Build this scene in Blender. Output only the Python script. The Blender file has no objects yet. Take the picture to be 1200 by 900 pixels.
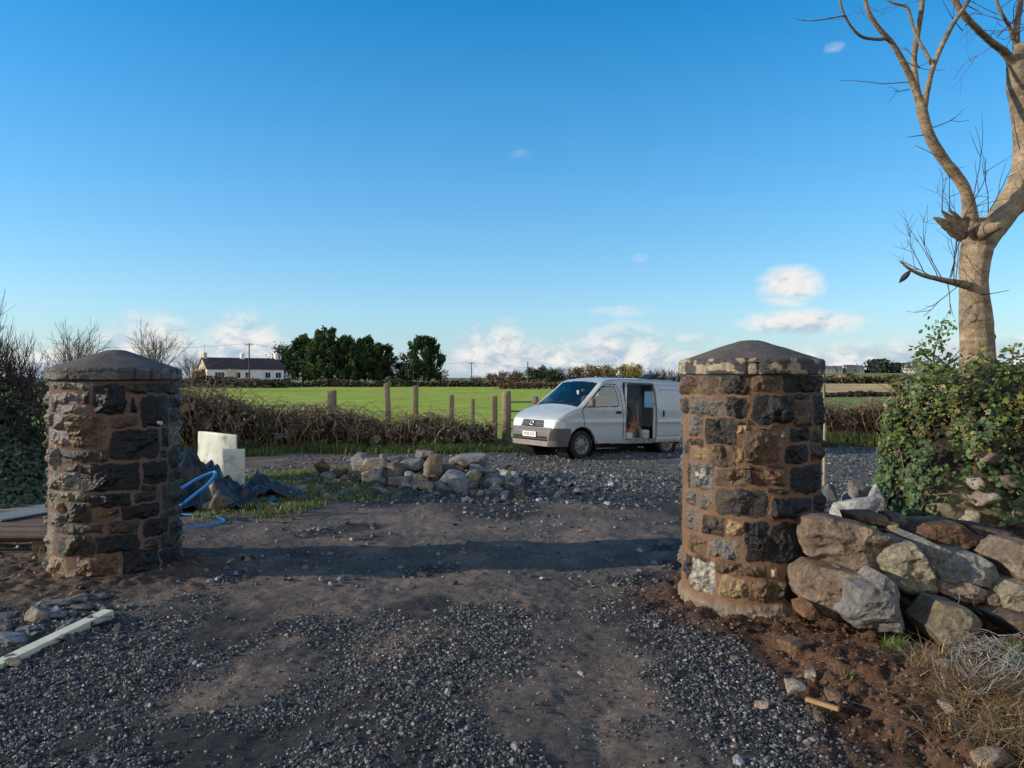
import bpy, bmesh, math, random
import numpy as np
from mathutils import Vector
random.seed(7)
RNG = np.random.default_rng(11)
SC = bpy.context.scene
COL = SC.collection
R = math.radians
FPX, EYE, HOR = 880.0, 1.8, 442.0

def P(px, py, Y):
    """world point at distance Y seen in direction (px,py) of the survey photograph"""
    return np.array([(px - 600) / FPX * Y, Y, EYE - (py - HOR) / FPX * Y])

# ------------------------------------------------------------------ noise
def _h(ix, iy, iz, seed):
    with np.errstate(over='ignore'):
        h = (ix.astype(np.uint32) * np.uint32(374761393) + iy.astype(np.uint32) * np.uint32(668265263)
             + iz.astype(np.uint32) * np.uint32(2246822519) + np.uint32(seed * 3266489917 & 0xffffffff))
        h = (h ^ (h >> np.uint32(13))) * np.uint32(1274126177)
        h = (h ^ (h >> np.uint32(16))) * np.uint32(2654435761)
        h = h ^ (h >> np.uint32(15))
    return h.astype(np.float64) / 4294967295.0 * 2 - 1

def vn(x, y, z=0.0, seed=0):
    x, y, z = np.broadcast_arrays(np.asarray(x, float), np.asarray(y, float), np.asarray(z, float))
    fx, fy, fz = np.floor(x), np.floor(y), np.floor(z)
    ix, iy, iz = fx.astype(np.int64), fy.astype(np.int64), fz.astype(np.int64)
    u, v, w = x - fx, y - fy, z - fz
    u = u * u * u * (u * (u * 6 - 15) + 10); v = v * v * v * (v * (v * 6 - 15) + 10); w = w * w * w * (w * (w * 6 - 15) + 10)
    def L(a, b, t): return a + (b - a) * t
    c = lambda a, b, d: _h(ix + a, iy + b, iz + d, seed)
    return L(L(L(c(0, 0, 0), c(1, 0, 0), u), L(c(0, 1, 0), c(1, 1, 0), u), v),
             L(L(c(0, 0, 1), c(1, 0, 1), u), L(c(0, 1, 1), c(1, 1, 1), u), v), w)

def fbm(x, y, z=0.0, o=4, seed=0, g=0.5):
    s, a, f, n = 0.0, 1.0, 1.0, 0.0
    for k in range(o):
        s = s + a * vn(np.asarray(x) * f, np.asarray(y) * f, np.asarray(z) * f, seed + k * 17); n += a
        a *= g; f *= 2.03
    return s / n

def sst(a, b, x):
    t = np.clip((x - a) / (b - a), 0, 1)
    return t * t * (3 - 2 * t)

# ------------------------------------------------------------------ objects
def tag(o, label=None, cat=None, group=None, kind=None):
    if label: o['label'] = label
    if cat: o['category'] = cat
    if group: o['group'] = group
    if kind: o['kind'] = kind
    return o

def empty(name, loc=(0, 0, 0), rz=0.0, label=None, cat=None, group=None):
    o = bpy.data.objects.new(name, None)
    COL.objects.link(o)
    o.location = [float(c) for c in loc]; o.rotation_euler = (0, 0, rz)
    o.empty_display_size = 0.1
    return tag(o, label, cat, group)

def mesh_np(name, V, F, m, parent=None, smooth=False, col=None, slots=None, loc=None):
    """V (n,3); F (n,k) int array or a list of such arrays"""
    V = np.asarray(V, np.float32)
    Fs = [np.asarray(f, np.int32) for f in (F if isinstance(F, list) else [F])]
    Fs = [f for f in Fs if f.size]
    if loc is not None: V = V - np.asarray(loc, np.float32)
    me = bpy.data.meshes.new(name)
    me.vertices.add(len(V)); me.vertices.foreach_set('co', V.ravel())
    tot = np.concatenate([np.full(len(f), f.shape[1], np.int32) for f in Fs])
    vi = np.concatenate([f.ravel() for f in Fs])
    st = np.concatenate([[0], np.cumsum(tot)[:-1]]).astype(np.int32)
    me.loops.add(len(vi)); me.loops.foreach_set('vertex_index', vi.astype(np.int32))
    me.polygons.add(len(tot)); me.polygons.foreach_set('loop_start', st); me.polygons.foreach_set('loop_total', tot)
    if slots is not None: me.polygons.foreach_set('material_index', np.asarray(slots, np.int32))
    me.polygons.foreach_set('use_smooth', np.full(len(tot), bool(smooth)))
    if col is not None:
        c = np.asarray(col, np.float32)
        if c.ndim == 1: c = np.tile(c, (len(V), 1))
        c4 = np.ones((len(V), 4), np.float32); c4[:, :3] = np.clip(c, 0, 1)
        at = me.attributes.new('Col', 'FLOAT_COLOR', 'POINT'); at.data.foreach_set('color', c4.ravel())
    me.update(calc_edges=True); me.validate()
    for mm in (m if isinstance(m, (list, tuple)) else [m]): me.materials.append(mm)
    o = bpy.data.objects.new(name, me); COL.objects.link(o)
    if loc is not None: o.location = [float(c) for c in loc]
    if parent is not None: o.parent = parent
    return o

def compact(V, F, col=None):
    u, inv = np.unique(F, return_inverse=True)
    return V[u], inv.reshape(F.shape), (None if col is None else col[u])

def grid_faces(nr, nc, wrap=False):
    i = np.arange(nr - 1)[:, None]; j = np.arange(nc if wrap else nc - 1)[None, :]
    j2 = (j + 1) % nc
    return np.stack([i * nc + j, i * nc + j2, (i + 1) * nc + j2, (i + 1) * nc + j], -1).reshape(-1, 4)

class MB:
    """collects boxes, tubes and sheets into one mesh"""
    def __init__(s): s.V = []; s.F = {}; s.C = []; s.n = 0
    def add(s, V, F, c=None):
        V = np.asarray(V, float); F = np.asarray(F, int)
        s.V.append(V); s.F.setdefault(F.shape[1], []).append(F + s.n); s.n += len(V)
        c = np.array([.5, .5, .5] if c is None else c, float)
        s.C.append(np.tile(c, (len(V), 1)) if c.ndim == 1 else c)
    def box(s, c, h, rz=0.0, col=None, bev=0.0, M=None):
        """box by centre c and half sizes h, chamfered by bev"""
        hx, hy, hz = h; b = min(bev, hx * .9, hy * .9, hz * .9)
        vs = []; fs = []
        if b <= 0:
            vs = [(x, y, z) for z in (-hz, hz) for (x, y) in ((-hx, -hy), (hx, -hy), (hx, hy), (-hx, hy))]
            fs = [(3, 2, 1, 0), (4, 5, 6, 7), (0, 1, 5, 4), (1, 2, 6, 5), (2, 3, 7, 6), (3, 0, 4, 7)]
            V = np.array(vs, float); T = []
        else:
            sec = [(-hx + b, -hy), (hx - b, -hy), (hx, -hy + b), (hx, hy - b), (hx - b, hy), (-hx + b, hy), (-hx, hy - b), (-hx, -hy + b)]
            ins = [(-hx + b, -hy + b), (hx - b, -hy + b), (hx - b, -hy + b), (hx - b, hy - b), (hx - b, hy - b), (-hx + b, hy - b), (-hx + b, hy - b), (-hx + b, -hy + b)]
            V = np.array([(x, y, -hz) for x, y in ins] + [(x, y, -hz + b) for x, y in sec] + [(x, y, hz - b) for x, y in sec] + [(x, y, hz) for x, y in ins], float)
            fs = []
            for r in range(3):
                for k in range(8):
                    fs.append((r * 8 + k, r * 8 + (k + 1) % 8, (r + 1) * 8 + (k + 1) % 8, (r + 1) * 8 + k))
            fs += [(7, 5, 3, 1), (25, 27, 29, 31)]
        if M is not None: V = V @ np.array(M.to_3x3()).T
        ca, sa = math.cos(rz), math.sin(rz)
        V = np.stack([V[:, 0] * ca - V[:, 1] * sa, V[:, 0] * sa + V[:, 1] * ca, V[:, 2]], 1) + np.array(c, float)
        s.add(V, fs, col)
    def tube(s, pts, rad, sides=6, col=None, cap=True):
        pts = np.asarray(pts, float); n = len(pts)
        rad = np.broadcast_to(np.asarray(rad, float), (n,))
        t = np.gradient(pts, axis=0); t /= np.linalg.norm(t, axis=1, keepdims=True) + 1e-9
        m = t.mean(0); ref = np.array([0, 0, 1.0]) if abs(m[2]) < .75 * np.linalg.norm(m) + 1e-9 else np.array([.92, .39, 0.0])
        u = np.cross(t, ref); u /= np.linalg.norm(u, axis=1, keepdims=True) + 1e-9
        w = np.cross(t, u)
        a = np.arange(sides) / sides * 2 * math.pi
        V = pts[:, None, :] + rad[:, None, None] * (np.cos(a)[None, :, None] * u[:, None, :] + np.sin(a)[None, :, None] * w[:, None, :])
        F = grid_faces(n, sides, True)
        s.add(V.reshape(-1, 3), F, col)
        if cap and sides > 2:
            k = s.n - n * sides
            s.F.setdefault(sides, []).append(np.array([[k + i for i in range(sides)]]))
            k2 = s.n - sides
            s.F.setdefault(sides, []).append(np.array([[k2 + i for i in reversed(range(sides))]]))
    def disc(s, c, n, r, sides=20, col=None, r2=0.0):
        n = np.array(n, float); n /= np.linalg.norm(n)
        ref = np.array([0, 0, 1.0]) if abs(n[2]) < .9 else np.array([1.0, 0, 0])
        u = np.cross(ref, n); u /= np.linalg.norm(u); w = np.cross(n, u)
        a = np.arange(sides) / sides * 2 * math.pi
        ring = np.cos(a)[:, None] * u + np.sin(a)[:, None] * w
        if r2 > 0: s.add(np.concatenate([np.array(c) + ring * r, np.array(c) + ring * r2]), [(k, (k + 1) % sides, sides + (k + 1) % sides, sides + k) for k in range(sides)], col)
        else: s.add(np.array(c) + ring * r, [list(range(sides))], col)
    def lathe(s, c, axis, prof, sides=32, col=None):
        """prof: list of (along, radius)"""
        n = np.array(axis, float); n /= np.linalg.norm(n)
        ref = np.array([0, 0, 1.0]) if abs(n[2]) < .9 else np.array([1.0, 0, 0])
        u = np.cross(ref, n); u /= np.linalg.norm(u); w = np.cross(n, u)
        a = np.arange(sides) / sides * 2 * math.pi
        ring = np.cos(a)[:, None] * u + np.sin(a)[:, None] * w
        V = np.concatenate([np.array(c) + n * h + ring * r for h, r in prof])
        s.add(V, grid_faces(len(prof), sides, True), col)
    def build(s, name, m, parent=None, smooth=False, loc=None, attr=True):
        V = np.concatenate(s.V); C = np.concatenate(s.C)
        return mesh_np(name, V, [np.concatenate(f) for f in s.F.values()], m, parent, smooth, C if attr else None, loc=loc)

def leaves(pts, nrm, size, shape, rng, tilt=.5):
    """flat leaf polygons: pts, nrm (n,3), size (n,), shape (k,2); returns V,F"""
    n = len(pts); k = len(shape)
    N = nrm + rng.normal(0, tilt, (n, 3)); N /= np.linalg.norm(N, axis=1, keepdims=True) + 1e-9
    ref = rng.normal(0, 1, (n, 3))
    U = np.cross(N, ref); U /= np.linalg.norm(U, axis=1, keepdims=True) + 1e-9
    W = np.cross(N, U)
    sh = np.asarray(shape, float)
    V = pts[:, None, :] + size[:, None, None] * (sh[None, :, 0, None] * U[:, None, :] + sh[None, :, 1, None] * W[:, None, :])
    V = V + N[:, None, :] * (size[:, None, None] * .25 * (np.abs(sh[None, :, 0, None]) - .3))
    return V.reshape(-1, 3), np.arange(n * k).reshape(n, k)
RHOMB = [(0, -.6), (.32, -.05), (0, .6), (-.32, -.05)]
IVY = [(0, -.45), (.42, -.3), (.36, .02), (.62, .2), (.2, .28), (0, .68), (-.2, .28), (-.62, .2), (-.36, .02), (-.42, -.3)]
CLUMP = [(-.5, -.2), (-.1, -.5), (.35, -.4), (.55, .1), (.15, .5), (-.3, .42)]

# ------------------------------------------------------------------ materials
class NT:
    def __init__(s, tree): s.t = tree; s.n = tree.nodes; s.l = tree.links
    def node(s, typ, **kw):
        n = s.n.new(typ)
        for k, v in kw.items(): setattr(n, k, v)
        return n
    def put(s, sock, v):
        if hasattr(v, 'bl_idname') and hasattr(v, 'is_linked'): s.l.new(v, sock)
        else: sock.default_value = v
    def math(s, op, a, b=None, clamp=False):
        n = s.node('ShaderNodeMath', operation=op, use_clamp=clamp)
        s.put(n.inputs[0], a)
        if b is not None: s.put(n.inputs[1], b)
        return n.outputs[0]
    def mix(s, f, a, b, typ='MIX'):
        n = s.node('ShaderNodeMix', data_type='RGBA', blend_type=typ)
        s.put(n.inputs[0], f)
        s.put(n.inputs[6], a if hasattr(a, 'is_linked') else (*a[:3], 1)); s.put(n.inputs[7], b if hasattr(b, 'is_linked') else (*b[:3], 1))
        return n.outputs[2]
    def ramp(s, x, lo, hi, a=0.0, b=1.0, smooth=True):
        n = s.node('ShaderNodeMapRange', interpolation_type='SMOOTHSTEP' if smooth else 'LINEAR')
        s.put(n.inputs[0], x); n.inputs[1].default_value = lo; n.inputs[2].default_value = hi
        s.put(n.inputs[3], a); s.put(n.inputs[4], b)
        return n.outputs[0]
    def noise(s, vec, scale, detail=4.0, rough=.55, dist=0.0):
        n = s.node('ShaderNodeTexNoise'); s.l.new(vec, n.inputs['Vector'])
        n.inputs['Scale'].default_value = scale; n.inputs['Detail'].default_value = detail
        n.inputs['Roughness'].default_value = rough; n.inputs['Distortion'].default_value = dist
        return n.outputs[0]

def mat(name, col=(.5, .5, .5), rough=.8, attr=False, var=(), tint=None, bump=(), spec=.3, metal=0.0, coat=0.0, vec='Object', rvar=None, trans=0.0, sss=0.0):
    """principled surface; var = [(scale, lo, hi)] multiplies the colour by noise; tint = (scale, lo, hi, colour) patches;
    bump = [(scale, strength)]; attr multiplies in the painted per-vertex mineral colour"""
    m = bpy.data.materials.new(name); m.use_nodes = True
    t = NT(m.node_tree); b = t.n['Principled BSDF']
    tc = t.node('ShaderNodeTexCoord'); v = tc.outputs[vec]
    if attr:
        a = t.node('ShaderNodeAttribute', attribute_name='Col'); c = a.outputs['Color']
    else:
        rgb = t.node('ShaderNodeRGB'); rgb.outputs[0].default_value = (*col, 1); c = rgb.outputs[0]
    if tint:
        for (s_, lo, hi, cc) in (tint if isinstance(tint[0], tuple) else [tint]):
            c = t.mix(t.ramp(t.noise(v, s_, 5, .6), lo, hi), c, cc)
    for (s_, lo, hi) in var:
        f = t.ramp(t.noise(v, s_, 5, .6), .3, .7, lo, hi, False)
        n = t.node('ShaderNodeVectorMath', operation='SCALE'); t.l.new(c, n.inputs[0]); t.l.new(f, n.inputs['Scale']); c = n.outputs[0]
    t.l.new(c, b.inputs['Base Color'])
    if rvar: t.l.new(t.ramp(t.noise(v, rvar[0], 4, .6), .3, .7, rvar[1], rvar[2], False), b.inputs['Roughness'])
    else: b.inputs['Roughness'].default_value = rough
    b.inputs['Specular IOR Level'].default_value = spec; b.inputs['Metallic'].default_value = metal
    b.inputs['Coat Weight'].default_value = coat; b.inputs['Coat Roughness'].default_value = .08
    prev = None
    for (s_, st) in bump:
        bn = t.node('ShaderNodeBump'); bn.inputs['Strength'].default_value = 1.0; bn.inputs['Distance'].default_value = st
        t.l.new(t.noise(v, s_, 6, .65), bn.inputs['Height'])
        if prev is not None: t.l.new(prev, bn.inputs['Normal'])
        prev = bn.outputs[0]
    if prev is not None: t.l.new(prev, b.inputs['Normal'])
    if trans > 0:   # leaves let light through
        tr = t.node('ShaderNodeBsdfTranslucent'); t.l.new(c, tr.inputs[0])
        mx = t.node('ShaderNodeMixShader'); mx.inputs[0].default_value = trans
        out = t.n['Material Output']
        t.l.new(b.outputs[0], mx.inputs[1]); t.l.new(tr.outputs[0], mx.inputs[2]); t.l.new(mx.outputs[0], out.inputs[0])
    return m

def glass_mat(name, tintc, mixf):
    m = bpy.data.materials.new(name); m.use_nodes = True
    t = NT(m.node_tree); t.n.remove(t.n['Principled BSDF'])
    tr = t.node('ShaderNodeBsdfTransparent'); tr.inputs[0].default_value = (*tintc, 1)
    gl = t.node('ShaderNodeBsdfGlossy'); gl.inputs['Roughness'].default_value = .04
    gl.inputs[0].default_value = (.95, .93, .88, 1)
    fr = t.node('ShaderNodeFresnel'); fr.inputs[0].default_value = 1.5
    f = t.math('ADD', fr.outputs[0], mixf, True)
    mx = t.node('ShaderNodeMixShader'); t.l.new(f, mx.inputs[0]); t.l.new(tr.outputs[0], mx.inputs[1]); t.l.new(gl.outputs[0], mx.inputs[2])
    t.l.new(mx.outputs[0], t.n['Material Output'].inputs[0])
    return m

M = {}
M['stone'] = mat('wet_basalt', attr=True, var=[(35, .55, 1.5), (140, .7, 1.3)], bump=[(26, .020), (80, .006)], spec=.34, rvar=(14, .2, .6))
M['mortar'] = mat('sand_mortar', attr=True, var=[(9, .8, 1.2), (150, .75, 1.25)], bump=[(160, .004)], spec=.12, rough=.95)
M['cap'] = mat('trowelled_concrete', (.10, .084, .074), .85, var=[(3, .72, 1.3), (18, .8, 1.2), (150, .78, 1.22)], bump=[(30, .005), (200, .002)], spec=.25)
M['coping'] = mat('coping_stone', attr=True, var=[(30, .7, 1.3), (120, .7, 1.3)], bump=[(40, .006), (150, .004)], rough=.85)
M['rock'] = mat('field_stone', attr=True, var=[(5, .68, 1.3), (26, .62, 1.38), (120, .62, 1.38)], bump=[(12, .03), (40, .02), (130, .010)], rough=.85, spec=.2)
M['chip'] = mat('slate_chip', attr=True, rough=.62, spec=.35)
M['ground'] = mat('yard_surface', attr=True, var=[(3, .8, 1.2), (28, .65, 1.35), (130, .55, 1.5)], bump=[(30, .018), (110, .008), (330, .004)], rough=.9, spec=.18)
M['leaf'] = mat('leaf_surface', attr=True, var=[(25, .8, 1.2)], rough=.5, spec=.35, trans=.18)
M['conifer'] = mat('conifer_needles', attr=True, rough=.8, spec=.15, trans=.1)
M['twig'] = mat('twig_bark', attr=True, rough=.85, spec=.15)
M['grass'] = mat('grass_blade', attr=True, rough=.6, spec=.2, trans=.3)
M['bark'] = mat('smooth_grey_bark', attr=True, var=[(5, .65, 1.3), (22, .7, 1.3), (80, .7, 1.3)], bump=[(14, .02), (60, .010)], rough=.8, spec=.2)
M['wood'] = mat('weathered_post_wood', attr=True, var=[(12, .75, 1.25), (70, .75, 1.25)], bump=[(50, .006)], rough=.85, spec=.15)
# ------------------------------------------------------------------ world, sun, camera
SUN_EL, SUN_AZ = R(16.5), R(-97.0)      # azimuth clockwise from +Y: low winter sun straight from the left
def make_world():
    w = bpy.data.worlds.new('World'); SC.world = w; w.use_nodes = True
    t = NT(w.node_tree); bg = t.n['Background']
    sky = t.node('ShaderNodeTexSky', sky_type='NISHITA')
    sky.sun_disc = False; sky.sun_elevation = SUN_EL; sky.sun_rotation = SUN_AZ
    sky.altitude = 0; sky.air_density = 1.0; sky.dust_density = 0.25; sky.ozone_density = 2.2
    hs = t.node('ShaderNodeHueSaturation'); hs.inputs['Saturation'].default_value = SKY_SAT; hs.inputs['Value'].default_value = SKY_VAL
    hs.inputs['Hue'].default_value = SKY_HUE
    t.l.new(sky.outputs[0], hs.inputs['Color'])
    tc = t.node('ShaderNodeTexCoord'); d = tc.outputs['Generated']
    sp = t.node('ShaderNodeSeparateXYZ'); t.l.new(d, sp.inputs[0])
    x, y, z = sp.outputs
    az = t.math('MULTIPLY', t.math('ARCTAN2', x, y), 57.2958)
    el = t.math('MULTIPLY', t.math('ARCSINE', z), 57.2958)
    # cumulus bodies: azimuth, elevation of the base, half width, height above base, strength
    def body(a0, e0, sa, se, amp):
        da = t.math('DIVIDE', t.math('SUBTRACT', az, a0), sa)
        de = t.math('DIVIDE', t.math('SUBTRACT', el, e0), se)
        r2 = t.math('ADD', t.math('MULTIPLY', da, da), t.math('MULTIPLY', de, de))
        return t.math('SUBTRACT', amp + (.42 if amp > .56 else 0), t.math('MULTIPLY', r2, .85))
    cl = [(-25.5, 0.2, 3.2, 3.4, 1), (-19.6, 0.4, 2.6, 3.4, 1), (-22.5, 0, 7, 2.2, .9), (-31, 0, 6, 1.8, .8), (-12, 0, 5, 1.8, .75),
          (-2.6, .4, 1.7, 2.7, 1), (-.4, .6, 1.7, 2.9, 1), (3.0, .3, 3.6, 2.3, .8), (8.0, .6, 4.0, 3.0, .72), (12.6, .2, 3.4, 1.9, .6),
          (20.4, 6.5, 2.0, 1.25, .85), (21.2, 3.9, 4.0, .9, .62), (24, .2, 4.2, 1.8, .85), (28.8, .2, 4, 2.0, .85), (35, 0, 5, 2.2, .9),
          (8.5, 5.0, 3.4, .7, .30), (9.6, 9.0, 1.4, .7, .02), (.8, 16.6, 1.8, .8, -.22), (23.4, 22, 1.6, 1.1, -.22), (13.5, 2.8, 3, .7, .3),
          (-60, 1, 9, 4, 1), (-80, 2, 8, 5, .9), (60, 1, 10, 4, 1), (90, 2, 12, 5, 1), (130, 12, 45, 22, 1), (178, 20, 50, 30, 1), (-178, 20, 50, 30, 1), (-135, 14, 34, 20, .9)]  # broad bodies behind the camera: unseen clouds added as white fill for shaded faces
    m = None
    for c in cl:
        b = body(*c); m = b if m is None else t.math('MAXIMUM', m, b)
    # cloud-space coordinates on the dome
    cv = t.node('ShaderNodeCombineXYZ'); t.l.new(az, cv.inputs[0]); t.l.new(t.math('MULTIPLY', el, 1.7), cv.inputs[1])
    n1 = t.noise(cv.outputs[0], .34, 9, .62, .5)
    n2 = t.noise(cv.outputs[0], 1.3, 5, .6)
    dens = t.math('ADD', m, t.math('MULTIPLY', t.math('SUBTRACT', n1, .5), 2.1))
    dens = t.math('ADD', dens, t.math('MULTIPLY', t.math('SUBTRACT', n2, .5), .55))
    al = t.math('POWER', t.ramp(dens, -.30, .95, 0, .97, False), 1.25)
    # brightness: tops and sun side bright, bases grey-blue
    off = t.node('ShaderNodeVectorMath', operation='ADD'); t.l.new(cv.outputs[0], off.inputs[0]); off.inputs[1].default_value = (-.7, 1.1, 0)
    n3 = t.noise(off.outputs[0], .34, 9, .62, .5)
    lit = t.ramp(t.math('ADD', t.math('SUBTRACT', n1, n3), t.math('MULTIPLY', t.math('SUBTRACT', el, 1.2), .03)), -.16, .16)
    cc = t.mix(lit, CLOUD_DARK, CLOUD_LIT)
    # haze towards the horizon whitens the sky
    hz = t.math('POWER', t.ramp(el, -1, 38, 1.0, 0, False), 1.7)
    hz = t.math('MULTIPLY', hz, .70)
    skyc = t.mix(hz, hs.outputs[0], HAZE)
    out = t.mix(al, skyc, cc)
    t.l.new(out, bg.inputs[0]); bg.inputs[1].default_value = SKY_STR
SKY_STR = 0.15; SKY_SAT = 1.5; SKY_HUE = .498; SKY_VAL = 1.5
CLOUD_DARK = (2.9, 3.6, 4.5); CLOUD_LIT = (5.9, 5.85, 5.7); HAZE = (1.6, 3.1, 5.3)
make_world()
sl = bpy.data.lights.new('sun', 'SUN'); sl.energy = 5.0; sl.angle = R(.53); sl.color = (1.0, .88, .70)
so = bpy.data.objects.new('sun', sl); COL.objects.link(so)
sdir = Vector((math.sin(SUN_AZ) * math.cos(SUN_EL), math.cos(SUN_AZ) * math.cos(SUN_EL), math.sin(SUN_EL)))
so.rotation_euler = sdir.to_track_quat('Z', 'Y').to_euler(); so.location = (-30, 0, 20)
cam = bpy.data.cameras.new('camera'); co = bpy.data.objects.new('camera', cam); COL.objects.link(co)
co.location = (0, 0, EYE); co.rotation_euler = (R(90), 0, 0)
cam.sensor_width = 36; cam.lens = FPX / 1200 * 36; cam.shift_y = -(450 - HOR) / 1200; cam.clip_end = 9000; cam.clip_start = .05
SC.camera = co
SC.view_settings.view_transform = 'Standard'; SC.view_settings.look = 'None'; SC.view_settings.exposure = 0
SC.cycles.max_bounces = 6; SC.cycles.transparent_max_bounces = 8

# ------------------------------------------------------------------ ground
def gz0(x, y):
    """broad ground form"""
    z = 0.05 * fbm(x * .45, y * .45, 0, 3, 3) * sst(40, 20, y)
    z = z + .22 * sst(1.9, 3.4, x) * sst(5.1, 4.3, y) * sst(9, 6, x) + .05 * sst(1.6, 2.2, x) * sst(5.4, 4.9, y)            # soil thrown up before the wall
    z = z + .45 * sst(2.55, 3.3, x) * sst(5.85, 6.4, y) * sst(8.2, 6.6, y)        # earth behind the wall stones
    z = z + .22 * np.exp(-((x + 1.5) / 1.25) ** 2 - ((y - 12.9) / .8) ** 2)        # rubble under the stone heap
    z = z + .10 * np.exp(-((x + 3.6) / 1.2) ** 2 - ((y - 11.6) / 2.2) ** 2)        # grassy hump
    z = z - .08 * sst(16.5, 19.5, y) * sst(2, 4.5, x) * sst(40, 25, y)             # yard falls away behind the van
    z = z - .035 * (np.exp(-((x - .35 - .03 * y) / .28) ** 2) + np.exp(-((x + 1.25 - .03 * y) / .28) ** 2)) * sst(11, 7, y)   # wheel ruts
    return z
def gz(x, y):
    z = gz0(x, y)
    near = sst(16, 7, y) * sst(7, 5, np.abs(x))
    rough = .35 + .65 * soil_mask(x, y)
    z = z + near * (.035 * rough * fbm(x * 4, y * 4, 0, 3, 5) + .016 * (.5 + rough) * fbm(x * 14, y * 14, 0, 3, 9))
    sm = soil_mask(x, y)
    z = z + near * sm * (.085 * np.abs(fbm(x * 6, y * 6, 0, 3, 21)) + .05 * np.abs(fbm(x * 17, y * 17, 0, 3, 22)) - .03)
    return z
def soil_mask(x, y):
    w = .22 * fbm(x * 2.2, y * 2.2, 0, 3, 31)
    a = sst(1.42, 1.78, x + w) * sst(7.9, 7.2, y)
    b = sst(.95, .55, np.hypot(x - 2.0, y - 6.15) - .2 + w)
    c = sst(1.25, .75, np.hypot((x + 3.9) , y - 7.0) - .1 + w) * .9
    return np.clip(a + b * .8 + c * .6, 0, 1)
def lawn_mask(x, y):
    w = .5 * fbm(x * 1.3, y * 1.3, 0, 3, 41)
    e = 1 - np.hypot((x + 3.35) / 1.35, (y - 12.2) / 3.0)
    e2 = 1 - np.hypot((x + 2.35) / .9, (y - 11.2) / .7)
    verge = sst(17.3, 18.4, y + w) * sst(.9, -.3, x) * sst(24, 22, y)
    verge2 = sst(20.0, 21.2, y + w * .6) * sst(7.4, 8.4, x + w)
    left = sst(-5.2, -6.4, x + w) * sst(7.0, 8.5, y)
    return np.clip(np.maximum(sst(-.05, .35, e + w * .5), sst(-.05, .3, e2 + w * .4)) + verge + verge2 + left, 0, 1)
def mud_mask(x, y):
    n = fbm(x * 1.1, y * .9, 0, 4, 51); n2 = fbm(x * 3.1, y * 3.1, 0, 3, 53)
    tr = np.exp(-((x - .42 - .02 * y) / .42) ** 2) * .55 + np.exp(-((x + 1.15) / .4) ** 2) * .35
    tr = tr + .36 * np.exp(-((x + 1.65) / .5) ** 2 - ((y - 4.5) / .9) ** 2) + .34 * np.exp(-((x - .75) / .45) ** 2 - ((y - 4.7) / .8) ** 2) + .4 * np.exp(-((x - .05) / .35) ** 2 - ((y - 4.0) / .6) ** 2)
    far = sst(5.6, 6.6, y) * sst(11.5, 9.0, y) * .55
    left = sst(-2.6, -3.4, x) * sst(5.6, 6.4, y) * .8
    return np.clip(sst(.20, .62, tr + far + left + .6 * n + .35 * n2), 0, 1)
def axis(segs):
    out = [segs[0][0]]
    for a, b, s in segs:
        n = max(1, int(round((b - a) / s))); out += list(np.linspace(a, b, n + 1)[1:])
    return np.array(out)
def ground_colour(x, y):
    g = np.array([.052, .049, .048]); fines = np.array([.030, .028, .028]); mud = np.array([.18, .136, .108]); mud2 = np.array([.105, .089, .078])
    soil = np.array([.135, .072, .042]); soil2 = np.array([.040, .021, .014]); grassc = np.array([.06, .07, .03]); faryard = np.array([.15, .145, .14])
    n = fbm(x * 6, y * 6, 0, 3, 61)[:, None] * .5 + .5
    c = g * n + fines * (1 - n)
    fy = (sst(9.5, 14, y))[:, None]; n1 = (fbm(x * 1.6, y * 1.2, 0, 4, 66) * .5 + .5)[:, None]
    c = c * (1 - fy) + fy * (faryard * n1 + np.array([.075, .07, .064]) * (1 - n1))
    mm = mud_mask(x, y)[:, None]; nn = sst(.3, .7, fbm(x * 2, y * 2, 0, 3, 63) * .5 + .5)[:, None]
    c = c * (1 - mm) + mm * (mud * nn + mud2 * (1 - nn))
    s = soil_mask(x, y)[:, None]; n2 = sst(.25, .75, fbm(x * 5, y * 5, 0, 4, 71) * .5 + .5)[:, None]
    c = c * (1 - s) + s * (soil * n2 + soil2 * (1 - n2))
    # ochre patches of sand
    o = (sst(.5, .8, fbm(x * 2.6 + 3, y * 2.6, 0, 4, 81) * .5 + .62 * np.exp(-((x + .75) / .55) ** 2 - ((y - 5.2) / .7) ** 2) + .12) )[:, None]
    c = c * (1 - .75 * o) + .75 * o * np.array([.22, .135, .08])
    l = lawn_mask(x, y)[:, None]
    c = c * (1 - l) + l * grassc
    return c
xs = axis([(-3000, -300, 300), (-300, -60, 30), (-60, -12, 4), (-12, -5.5, .1), (-5.5, 4.6, .025), (4.6, 12, .1), (12, 60, 4), (60, 300, 30), (300, 3000, 300)])
ys = axis([(-60, -6, 6), (-6, 2, .5), (2, 2.9, .06), (2.9, 8.2, .022), (8.2, 14, .05), (14, 24, .11), (24, 60, 2), (60, 300, 20), (300, 6000, 300)])
GX, GY = np.meshgrid(xs, ys); gx, gy = GX.ravel(), GY.ravel()
gzv = gz(gx, gy)
gzv = gzv - .3 * sst(21.6, 24.2, gy) - 2.5 * sst(60, 160, gy) - 1.0 * sst(-14, -40, gx) * sst(20, 60, gy)
yard = mesh_np('yard_ground', np.stack([gx, gy, gzv], 1), grid_faces(len(ys), len(xs)), M['ground'], smooth=True, col=ground_colour(gx, gy))
tag(yard, kind='structure')
del GX, GY, gx, gy, gzv

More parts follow.
